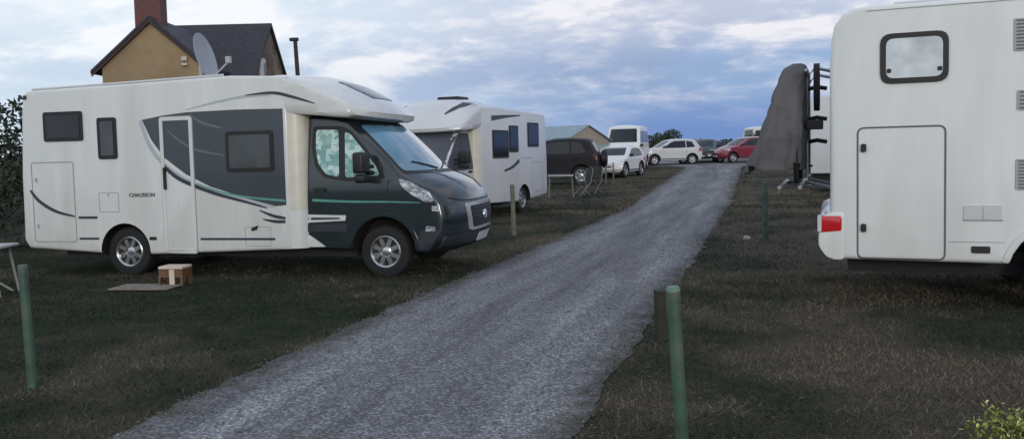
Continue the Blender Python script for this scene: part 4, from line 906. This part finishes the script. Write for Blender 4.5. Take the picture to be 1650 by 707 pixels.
    ev = nz(5, 5); vf = MM('MULTIPLY', RG(MM('MULTIPLY_ADD', ev.outputs['Fac'], .22, c_), .50, .62, 0, 1), .8)
    mz = _n(nt, 'ShaderNodeMixRGB'); mz.inputs['Color2'].default_value = (.060, .056, .042, 1); L(s2.outputs['Vector'], mz.inputs['Color1']); L(vf, mz.inputs['Fac'])
    L(mz.outputs['Color'], b.inputs['Base Color']); b.inputs['Roughness'].default_value = .9; b.inputs['Specular IOR Level'].default_value = .2
    ad = _n(nt, 'ShaderNodeMath', operation='ADD'); L(v.outputs['Distance'], ad.inputs[0]); L(v2.outputs['Distance'], ad.inputs[1])
    bp = _n(nt, 'ShaderNodeBump'); bp.inputs['Strength'].default_value = .45; bp.inputs['Distance'].default_value = .015; bp.invert = True; L(ad.outputs[0], bp.inputs['Height']); L(bp.outputs['Normal'], b.inputs['Normal'])
    return m
V = []; ny = 0; K = 12
y = -9.0
while y < 57:
    a, b = eL(y), eR(y)
    for i in range(K + 1):
        t = i / K; V.append((a + (b - a) * t, y, H(y) + .008 + .014 * math.sin(math.pi * t) ** .5))
    ny += 1; y += .12
F = np.array([(j * (K + 1) + i, j * (K + 1) + i + 1, (j + 1) * (K + 1) + i + 1, (j + 1) * (K + 1) + i) for j in range(ny - 1) for i in range(K)])
tr = raw_mesh('gravel_track', np.array(V), F, gravel_mat()); tag(tr, kind='structure')
av = tr.data.attributes.new('across', 'FLOAT', 'POINT'); av.data.foreach_set('value', np.tile(np.linspace(0, 1, K + 1), ny).astype(np.float32))

# loose stones
n = 8000; V = []; F = []
base = np.array([(1, 0, 0), (-1, 0, 0), (0, 1, 0), (0, -1, 0), (0, 0, .8), (0, 0, -.5)]); tri = np.array([(0, 2, 4), (2, 1, 4), (1, 3, 4), (3, 0, 4)])
for i in range(n):
    y = 2.5 + 18 * rng.random() ** 1.6; a, b = eL(y), eR(y); x = rng.uniform(a - .05, b + .05); s = rng.uniform(.003, .011) * (1 + y * .03)
    th = rng.uniform(0, 6.28); c_, s_ = math.cos(th), math.sin(th); P = base * s * rng.uniform(.6, 1.4, (6, 3)); P = np.stack([P[:, 0] * c_ - P[:, 1] * s_, P[:, 0] * s_ + P[:, 1] * c_, P[:, 2]], 1)
    V.append(P + np.array([x, y, .022 if a < x < b else .004])); F.append(tri + 6 * i)
lg = raw_mesh('loose_gravel', np.concatenate(V), np.concatenate(F), mat('stone_chips', (.14, .14, .148), .85, var=.6, vscale=9)); tag(lg, 'loose grey stone chips scattered on the track', 'gravel', kind='stuff')

# grass: short worn blades
def grass_mat():
    m = bpy.data.materials.new('worn_grass_blades'); m.use_nodes = True; nt = m.node_tree; b = nt.nodes['Principled BSDF']; L = nt.links.new
    g = _n(nt, 'ShaderNodeNewGeometry'); at = _n(nt, 'ShaderNodeAttribute', attribute_name='tint')
    n = _n(nt, 'ShaderNodeTexNoise'); n.inputs['Scale'].default_value = .55; n.inputs['Detail'].default_value = 6; n.inputs['Distortion'].default_value = .4; L(g.outputs['Position'], n.inputs['Vector'])
    ad = _n(nt, 'ShaderNodeMath', operation='MULTIPLY_ADD'); L(at.outputs['Fac'], ad.inputs[0]); ad.inputs[1].default_value = .30
    n2 = _n(nt, 'ShaderNodeTexNoise'); n2.inputs['Scale'].default_value = 2.6; n2.inputs['Detail'].default_value = 4; L(g.outputs['Position'], n2.inputs['Vector'])
    m2 = _n(nt, 'ShaderNodeMapRange'); m2.inputs['From Min'].default_value = .3; m2.inputs['From Max'].default_value = .7; m2.inputs['To Min'].default_value = -.10; m2.inputs['To Max'].default_value = .10; L(n2.outputs['Fac'], m2.inputs['Value'])
    sp = _n(nt, 'ShaderNodeSeparateXYZ'); L(g.outputs['Position'], sp.inputs['Vector']); dx = _n(nt, 'ShaderNodeMapRange'); dx.inputs['From Min'].default_value = -3; dx.inputs['From Max'].default_value = 3; dx.inputs['To Min'].default_value = -.11; dx.inputs['To Max'].default_value = .04; L(sp.outputs['X'], dx.inputs['Value'])
    a1 = _n(nt, 'ShaderNodeMath', operation='ADD'); L(n.outputs['Fac'], a1.inputs[0]); L(m2.outputs['Result'], a1.inputs[1]); a2 = _n(nt, 'ShaderNodeMath', operation='ADD'); L(a1.outputs[0], a2.inputs[0]); L(dx.outputs['Result'], a2.inputs[1]); L(a2.outputs[0], ad.inputs[2])
    cr = _n(nt, 'ShaderNodeValToRGB'); e = cr.color_ramp.elements; e[0].position = .52; e[0].color = (.020, .037, .017, 1); e[1].position = .86; e[1].color = (.21, .18, .132, 1)
    x = e.new(.66); x.color = (.062, .056, .037, 1); L(ad.outputs[0], cr.inputs['Fac']); L(cr.outputs['Color'], b.inputs['Base Color']); b.inputs['Roughness'].default_value = .8; b.inputs['Specular IOR Level'].default_value = .2
    return m
def scatter(n, y0, y1, pw, xr, h, w, rg):
    Y = y0 + (y1 - y0) * rg.random(n) ** pw; half = .66 * Y + 1.0; X = rg.uniform(-1, 1, n) * half + 0
    keep = np.ones(n, bool); 
    yy = np.linspace(-2, 60, 1200); la = np.array([eL(v) for v in yy]); ra = np.array([eR(v) for v in yy])
    a = np.interp(Y, yy, la); b = np.interp(Y, yy, ra); keep &= (X < a + rg.exponential(.07, n)) | (X > b - rg.exponential(.07, n))
    X, Y = X[keep], Y[keep]; k = len(X)
    near = np.minimum(np.abs(X - np.interp(Y, yy, la)), np.abs(X - np.interp(Y, yy, ra)))
    th = rg.uniform(0, 2 * np.pi, k); clump = np.array([noise.noise(Vector((x * 2.3, y * 2.3, 8))) for x, y in zip(X, Y)]); hh = h * rg.uniform(.5, 1.3, k) * (1 + .5 * np.exp(-near / .25)) * (1 + .9 * np.maximum(0, clump)); ww = w * rg.uniform(.6, 1.4, k); ln = rg.normal(0, .9, (k, 2)) * hh[:, None]
    Z = np.array([H(v) for v in Y]); dx, dy = np.cos(th) * ww, np.sin(th) * ww
    A = np.stack([X - dx, Y - dy, Z], 1); B = np.stack([X + dx, Y + dy, Z], 1); T = np.stack([X + ln[:, 0], Y + ln[:, 1], Z + hh], 1)
    return np.stack([A, B, T], 1).reshape(-1, 3), rg.random(k)
rg = np.random.default_rng(21)
parts = [scatter(120000, 2.2, 10, 1.1, 0, .028, .0028, rg), scatter(110000, 8, 24, 1.0, 0, .034, .005, rg), scatter(60000, 20, 52, 1.0, 0, .05, .012, rg)]
V = np.concatenate([p[0] for p in parts]); T = np.concatenate([p[1] for p in parts]); F = np.arange(len(V)).reshape(-1, 3)
k = 6000; Y = 2.2 + 12 * rg.random(k) ** 1.3; X = rg.uniform(-1, 1, k) * (.66 * Y + 1); ok = np.array([x < eL(y) or x > eR(y) for x, y in zip(X, Y)]) & (np.array([noise.noise(Vector((x * .7, y * .7, 4))) for x, y in zip(X, Y)]) > -.12) & (rg.random(k) < np.where(X < 0, .35, 1)); X, Y = X[ok], Y[ok]; k = len(X)
th = rg.normal(.15, .8, k); ll = rg.uniform(.03, .10, k); ww = rg.uniform(.0012, .0028, k); zz = rg.uniform(.012, .028, k)
A = np.stack([X - np.sin(th) * ww, Y + np.cos(th) * ww, zz], 1); B = np.stack([X + np.sin(th) * ww, Y - np.cos(th) * ww, zz], 1); T2 = np.stack([X + np.cos(th) * ll, Y + np.sin(th) * ll, zz + rg.normal(0, .006, k)], 1)
o = len(V) // 3; V = np.concatenate([V, np.stack([A, B, T2], 1).reshape(-1, 3)]); T = np.concatenate([T, rg.uniform(.8, 1.7, k)]); F = np.arange(len(V)).reshape(-1, 3)
go = raw_mesh('grass', V, F, grass_mat()); at = go.data.attributes.new('tint', 'FLOAT', 'FACE'); at.data.foreach_set('value', T.astype(np.float32)); tag(go, 'short worn green and straw coloured grass', 'grass', kind='stuff')

# ------------------------------------------------------------------ pitch posts
POSTG = mat('green_post_paint', (.050, .098, .066), .6, var=.3, vscale=9, col2=(.11, .13, .10), c2lo=.5, c2hi=.66, bump=.2, bscale=30)
POSTT = mat('post_top_pale', (.13, .22, .18), .6, var=.2)
POSTW = mat('weathered_stake', (.15, .15, .11), .8, var=.25, vscale=10)
def post(name, label, x, y, h, r, lean, m=POSTG, capm=None, group='green pitch posts'):
    o = thing(name, label, 'post', (x, y, H(y)), rx=lean[1], ry=lean[0], group=group)
    t = MB(); t.tube([(0, 0, -.15), (0, 0, h * .5), (0, 0, h)], r, 20, r2=r * .97); t.build('shaft', m, o, smooth=50)
    c = MB(); c.lathe([(0, h + .006), (r * .8, h + .005), (r * 1.0, h - .004), (r * 1.02, h - .02), (r * .9, h - .02)], 'z', seg=20); c.build('cap', capm or m, o, smooth=50)
    return o
post('green_post', 'pale green round post standing in near left grass before the first motorhome', -3.455, 5.77, .88, .033, (R_(-1.4), 0))
post('green_post', 'dark green post with pale flat top, nearest post at the track edge', .86, 4.2, .88, .036, (R_(-2.6), 0), capm=POSTT)
post('wooden_post', 'weathered grey green post beside the rear wheel of the second motorhome', .02, 15.7, .96, .045, (R_(-.6), 0), POSTW)
post('green_post', 'dark green post in grass beneath the bicycle cover right of the track', 4.12, 13.3, 1.0, .05, (R_(-.5), 0))
for i, (px, py, h) in enumerate(((3.85, 33.4, .85), (4.18, 33.6, .85))):
    post('stake', 'thin pale stake in front of the white car wheel, ' + ('left of the pair' if i == 0 else 'right of the pair'), px, py, h, .03, (0, 0), POSTW, group='thin pitch stakes')
for i, (px, py, h) in enumerate(((2.22, 27.6, .72), (2.55, 28.2, .72))):
    post('stake', ('thin pale stake standing just right of the white camping table', 'thin pale stake farther right of the white camping table by the chair')[i], px, py, h, .022, (0, 0), POSTW, group='thin pitch stakes')
bt = MB(); bt.box((0, 0, .19), (.085, .07, .42)); bt.box((.01, 0, .41), (.10, .085, .03))
pb = tag(bt.build('wooden_peg', mat('dark_wood_peg', (.03, .032, .022), .85, var=.3, bump=.4, bscale=25), None, bevel=.008), 'short dark wooden peg at the track edge behind the nearest green post', 'peg'); pb.location = (1.22, 6.75, 0); pb.rotation_euler = (0, R_(-2), R_(15))

# ------------------------------------------------------------------ small things on the grass
WPL = mat('cream_stool_plastic', (.62, .53, .43), .5, var=.08)
st = thing('step_stool', 'small cream step stool with brown sides on the grass by the motorhome door', 'stool', (-4.33, 10.42, 0), R_(-8)); st.scale = (.78, .82, 1.0)
m = MB(); m.box((0, 0, .235), (.42, .30, .035)); m.build('top', WPL, st, bevel=.012)
for sx_ in (-1, 1):
    m = MB(); m.prism([(-.14, .217), (.14, .217), (.165, 0), (.10, 0), (.07, .10), (-.07, .10), (-.10, 0), (-.165, 0)], 'x', sx_ * .19 - .015, sx_ * .19 + .015); m.build('side', WOOD if sx_ > 0 else WOOD, st, bevel=.004)
m = MB(); m.box((0, -.135, .165), (.355, .02, .10)); m.build('front_panel', WOOD, st)
m = MB(); m.box((.03, -.152, .115), (.09, .02, .20)); m.build('front_leg', WPL, st, bevel=.006)
MATM = mat('faded_door_mat', (.22, .185, .165), .95, var=.25, vscale=12, bump=.5, bscale=40)
m = MB(); m.prism(rounded([(-.40, -.20), (.40, -.22), (.42, .20), (-.38, .22)], .04), 'z', .012, .026); mt_ = m.build('door_mat', MATM, None, bevel=.003); mt_.location = (-4.62, 10.2, 0); mt_.rotation_euler = (0, 0, R_(-6)); tag(mt_, 'faded flat door mat on the grass left of the step stool', 'mat')

WTAB = mat('white_table_plastic', (.42, .40, .41), .45, var=.05); PINK = mat('pinkish_cloth', (.40, .30, .31), .85, var=.15); PALE = mat('pale_leg_metal', (.24, .24, .225), .5, metal=.3, var=.1)
tb = thing('camping_table', 'white topped folding camping table cut off by the left edge', 'table', (-6.72, 9.95, 0), R_(6))
m = MB(); m.prism(rounded([(-.5, -.32), (.52, -.32), (.52, .32), (-.5, .32)], .04), 'z', .575, .605); m.build('tabletop', WTAB, tb, bevel=.006)
for y_ in (-.26, .26):
    m = MB(); m.tube([(-.42, y_, .575), (.44, y_, 0)], .016, 8); m.build('leg', PALE, tb)
    m = MB(); m.tube([(.42, y_ * .9, .575), (.52, y_ * .9, 0)], .018, 8); m.build('leg', PALE, tb)
m = MB(); m.prism(rounded([(.20, .42), (.49, .42), (.47, .575), (.18, .575)], .02), 'y', -.335, -.322); m.build('cloth_flap', PINK, tb)

def small_table(loc, rz):
    t = thing('camping_table', 'small white folding table beside the rear of the second motorhome', 'table', loc, rz)
    m = MB(); m.prism(rect(-.42, -.3, .42, .3, .04), 'z', .70, .725); m.build('tabletop', WTAB, t, bevel=.005)
    for a in (-1, 1):
        for b_ in (-1, 1):
            m = MB(); m.tube([(a * .36, b_ * .24, .70), (a * .40, b_ * .28, 0)], .014, 8); m.build('leg', PALE, t)
small_table((1.62, 26.9, H(26.9)), R_(-5))
def chair(label, loc, rz):
    t = thing('camping_chair', label, 'chair', loc, rz, group='folding chairs by the small table')
    m = MB(); m.box((0, 0, .44), (.46, .44, .025)); m.build('seat', mat('dark_chair_cloth', (.03, .032, .03), .8), t, bevel=.008)
    m = MB(); m.box((-.26, 0, .72), (.025, .44, .42), rot=Matrix.Rotation(R_(-12), 3, 'Y')); m.build('backrest', MATS['dark_chair_cloth'], t, bevel=.008)
    for a in (-1, 1):
        m = MB(); m.tube([(.22, a * .24, .44), (-.20, a * .24, 0)], .012, 8); m.build('leg', PALE, t)
        m = MB(); m.tube([(-.30, a * .24, .92), (-.21, a * .24, .44), (.22, a * .24, 0)], .012, 8); m.build('leg', PALE, t)
chair('folding camping chair standing close beside the small white table', (2.35, 27.3, H(27.3)), R_(200))
chair('folding camping chair farther from the small white table, near the dark car', (2.80, 28.4, H(28.4)), R_(230))

sm = MB()
for (dx, dy, s) in ((0, 0, .055), (.06, .03, .035)):
    for k in range(1):
        bmv = [(dx + s * math.cos(a) * (1.2 if i % 2 else .9), dy + s * math.sin(a), z_) for z_, q in ((0, 1),) for i, a in enumerate([j * .7854 for j in range(8)])]
        top = [(dx + s * .6 * math.cos(a) + .005, dy + s * .6 * math.sin(a), s * 1.1 * (1 + .15 * math.sin(3 * a))) for a in [j * .7854 for j in range(8)]]
        sm.add(bmv + top, [tuple(range(7, -1, -1)), tuple(range(8, 16))] + [(i, (i + 1) % 8, 8 + (i + 1) % 8, 8 + i) for i in range(8)])
so = sm.build('pale_stone', mat('pale_stone', (.40, .41, .38), .85, var=.2, vscale=20), None, bevel=.008); so.location = (4.0, 14.0, 0); tag(so, 'pale stone in the grass at the foot of the post under the cover', 'stone')

# ------------------------------------------------------------------ world, sun, camera
SUN_EL, SUN_AZ = R_(11), math.atan2(.18, -.98)        # azimuth measured from +y towards +x
w = bpy.data.worlds.new('World'); sc.world = w; w.use_nodes = True; nt = w.node_tree; L = nt.links.new
bg = nt.nodes['Background']; bg.inputs['Strength'].default_value = .10
sk = _n(nt, 'ShaderNodeTexSky', sky_type='NISHITA'); sk.sun_disc = False; sk.sun_elevation = SUN_EL; sk.sun_rotation = SUN_AZ; sk.air_density = 1.2; sk.dust_density = 1.5; sk.ozone_density = 2
tc = _n(nt, 'ShaderNodeTexCoord'); sx3 = _n(nt, 'ShaderNodeSeparateXYZ'); L(tc.outputs['Generated'], sx3.inputs['Vector'])
def M(op, a, b=None, c=None, clamp=False):
    n = _n(nt, 'ShaderNodeMath', operation=op, use_clamp=clamp)
    for i, v in enumerate((a, b, c)):
        if v is None: continue
        if isinstance(v, (int, float)): n.inputs[i].default_value = v
        else: L(v, n.inputs[i])
    return n.outputs[0]
zc = M('MAXIMUM', sx3.outputs['Z'], 0.0)
den = M('ADD', zc, .24)
px = M('DIVIDE', sx3.outputs['X'], den); py = M('DIVIDE', sx3.outputs['Y'], den)
cmb = _n(nt, 'ShaderNodeCombineXYZ'); L(px, cmb.inputs['X']); L(py, cmb.inputs['Y'])
def cloud(scale, detail, off, dist=.3, rough=.55, sc_=(1, 1, 1)):
    mp = _n(nt, 'ShaderNodeMapping'); mp.inputs['Location'].default_value = off; mp.inputs['Scale'].default_value = sc_; L(cmb.outputs['Vector'], mp.inputs['Vector'])
    n = _n(nt, 'ShaderNodeTexNoise'); n.inputs['Scale'].default_value = scale; n.inputs['Detail'].default_value = detail; n.inputs['Distortion'].default_value = dist; n.inputs['Roughness'].default_value = rough
    L(mp.outputs['Vector'], n.inputs['Vector']); return n.outputs['Fac']
def ramp(v, a, b, lo=0, hi=1):
    r = _n(nt, 'ShaderNodeMapRange', interpolation_type='SMOOTHSTEP'); r.inputs['From Min'].default_value = a; r.inputs['From Max'].default_value = b; r.inputs['To Min'].default_value = lo; r.inputs['To Max'].default_value = hi; L(v, r.inputs['Value']); return r.outputs['Result']
def mix(f, a, b):
    n = _n(nt, 'ShaderNodeMixRGB')
    if isinstance(f, float): n.inputs['Fac'].default_value = f
    else: L(f, n.inputs['Fac'])
    for k, v in (('Color1', a), ('Color2', b)):
        if isinstance(v, tuple): n.inputs[k].default_value = (*v, 1)
        else: L(v, n.inputs[k])
    return n.outputs['Color']
thick = ramp(cloud(1.0, 7, (3.1, 1.7, 0), .3), .40, .62)            # grey-blue cloud masses
lit = ramp(cloud(1.9, 9, (7.3, 4.4, 2), .25, .58, (1, 1.1, 1)), .47, .66)   # bright broken streaks
fine = ramp(cloud(4.5, 8, (1.3, 9.4, 5), .2, .6, (1, 1.1, 1)), .46, .70)
side = ramp(sx3.outputs['X'], -.60, .30)                             # thinner, paler cloud towards the left
lowr = ramp(sx3.outputs['Z'], .0, .14, 1, 0)
K = 10.0
def S(c, k=K): return tuple(v * k for v in c)
base = mix(side, S((.72, .90, 1.04)), S((.29, .46, .80)))
base = mix(.22, base, sk.outputs['Color'])
darkc = mix(side, S((.60, .70, .86)), S((.26, .35, .57)))
col = mix(M('MULTIPLY', thick, .80), base, darkc)
wht = mix(side, S((.96, .99, 1.03)), S((.90, .89, .93)))
upb = M('MULTIPLY', ramp(sx3.outputs['Z'], .085, .165), ramp(sx3.outputs['Z'], .22, .40, 1, .25))
lit = M('ADD', lit, M('MULTIPLY', upb, M('MULTIPLY_ADD', fine, .35, .45)), clamp=True)
lf = M('MULTIPLY', lit, M('SUBTRACT', .95, M('MULTIPLY', lowr, .55)))
col = mix(lf, col, wht)
col = mix(M('MULTIPLY', fine, .28), col, wht)
# low storm-blue band near the right horizon
band = M('MULTIPLY', ramp(sx3.outputs['Z'], .015, .085, 1, 0), ramp(sx3.outputs['X'], -.12, .22))
col = mix(M('MULTIPLY', band, .85), col, S((.15, .27, .58)))
L(col, bg.inputs['Color'])

sl = bpy.data.lights.new('sun', 'SUN'); sl.energy = .95; sl.angle = R_(14); sl.color = (1, .925, .80)
so_ = bpy.data.objects.new('sun', sl); C.objects.link(so_)
dvec = Vector((math.sin(SUN_AZ) * math.cos(SUN_EL), math.cos(SUN_AZ) * math.cos(SUN_EL), math.sin(SUN_EL)))
so_.rotation_euler = dvec.to_track_quat('Z', 'Y').to_euler()

cam = bpy.data.cameras.new('camera'); co = bpy.data.objects.new('camera', cam); C.objects.link(co); sc.camera = co
pitch, roll = math.atan(76 / 1320), R_(1.4)
cam.sensor_width = 36; cam.lens = 36 * 1320 / 1650; cam.shift_y = -(353.5 - 320) / 1650; cam.clip_end = 5000; cam.clip_start = .05
Fv = Vector((0, math.cos(pitch), -math.sin(pitch))); U0 = Vector((0, math.sin(pitch), math.cos(pitch))); R0 = Vector((1, 0, 0))
Uv = U0 * math.cos(roll) + R0 * math.sin(roll); Rv = R0 * math.cos(roll) - U0 * math.sin(roll)
mw = Matrix(((Rv.x, Uv.x, -Fv.x, 0), (Rv.y, Uv.y, -Fv.y, 0), (Rv.z, Uv.z, -Fv.z, 1.6), (0, 0, 0, 1))); co.matrix_world = mw

sc.view_settings.view_transform = 'Standard'; sc.view_settings.look = 'None'; sc.view_settings.gamma = 1; sc.view_settings.exposure = 0
sc.cycles.use_denoising = True
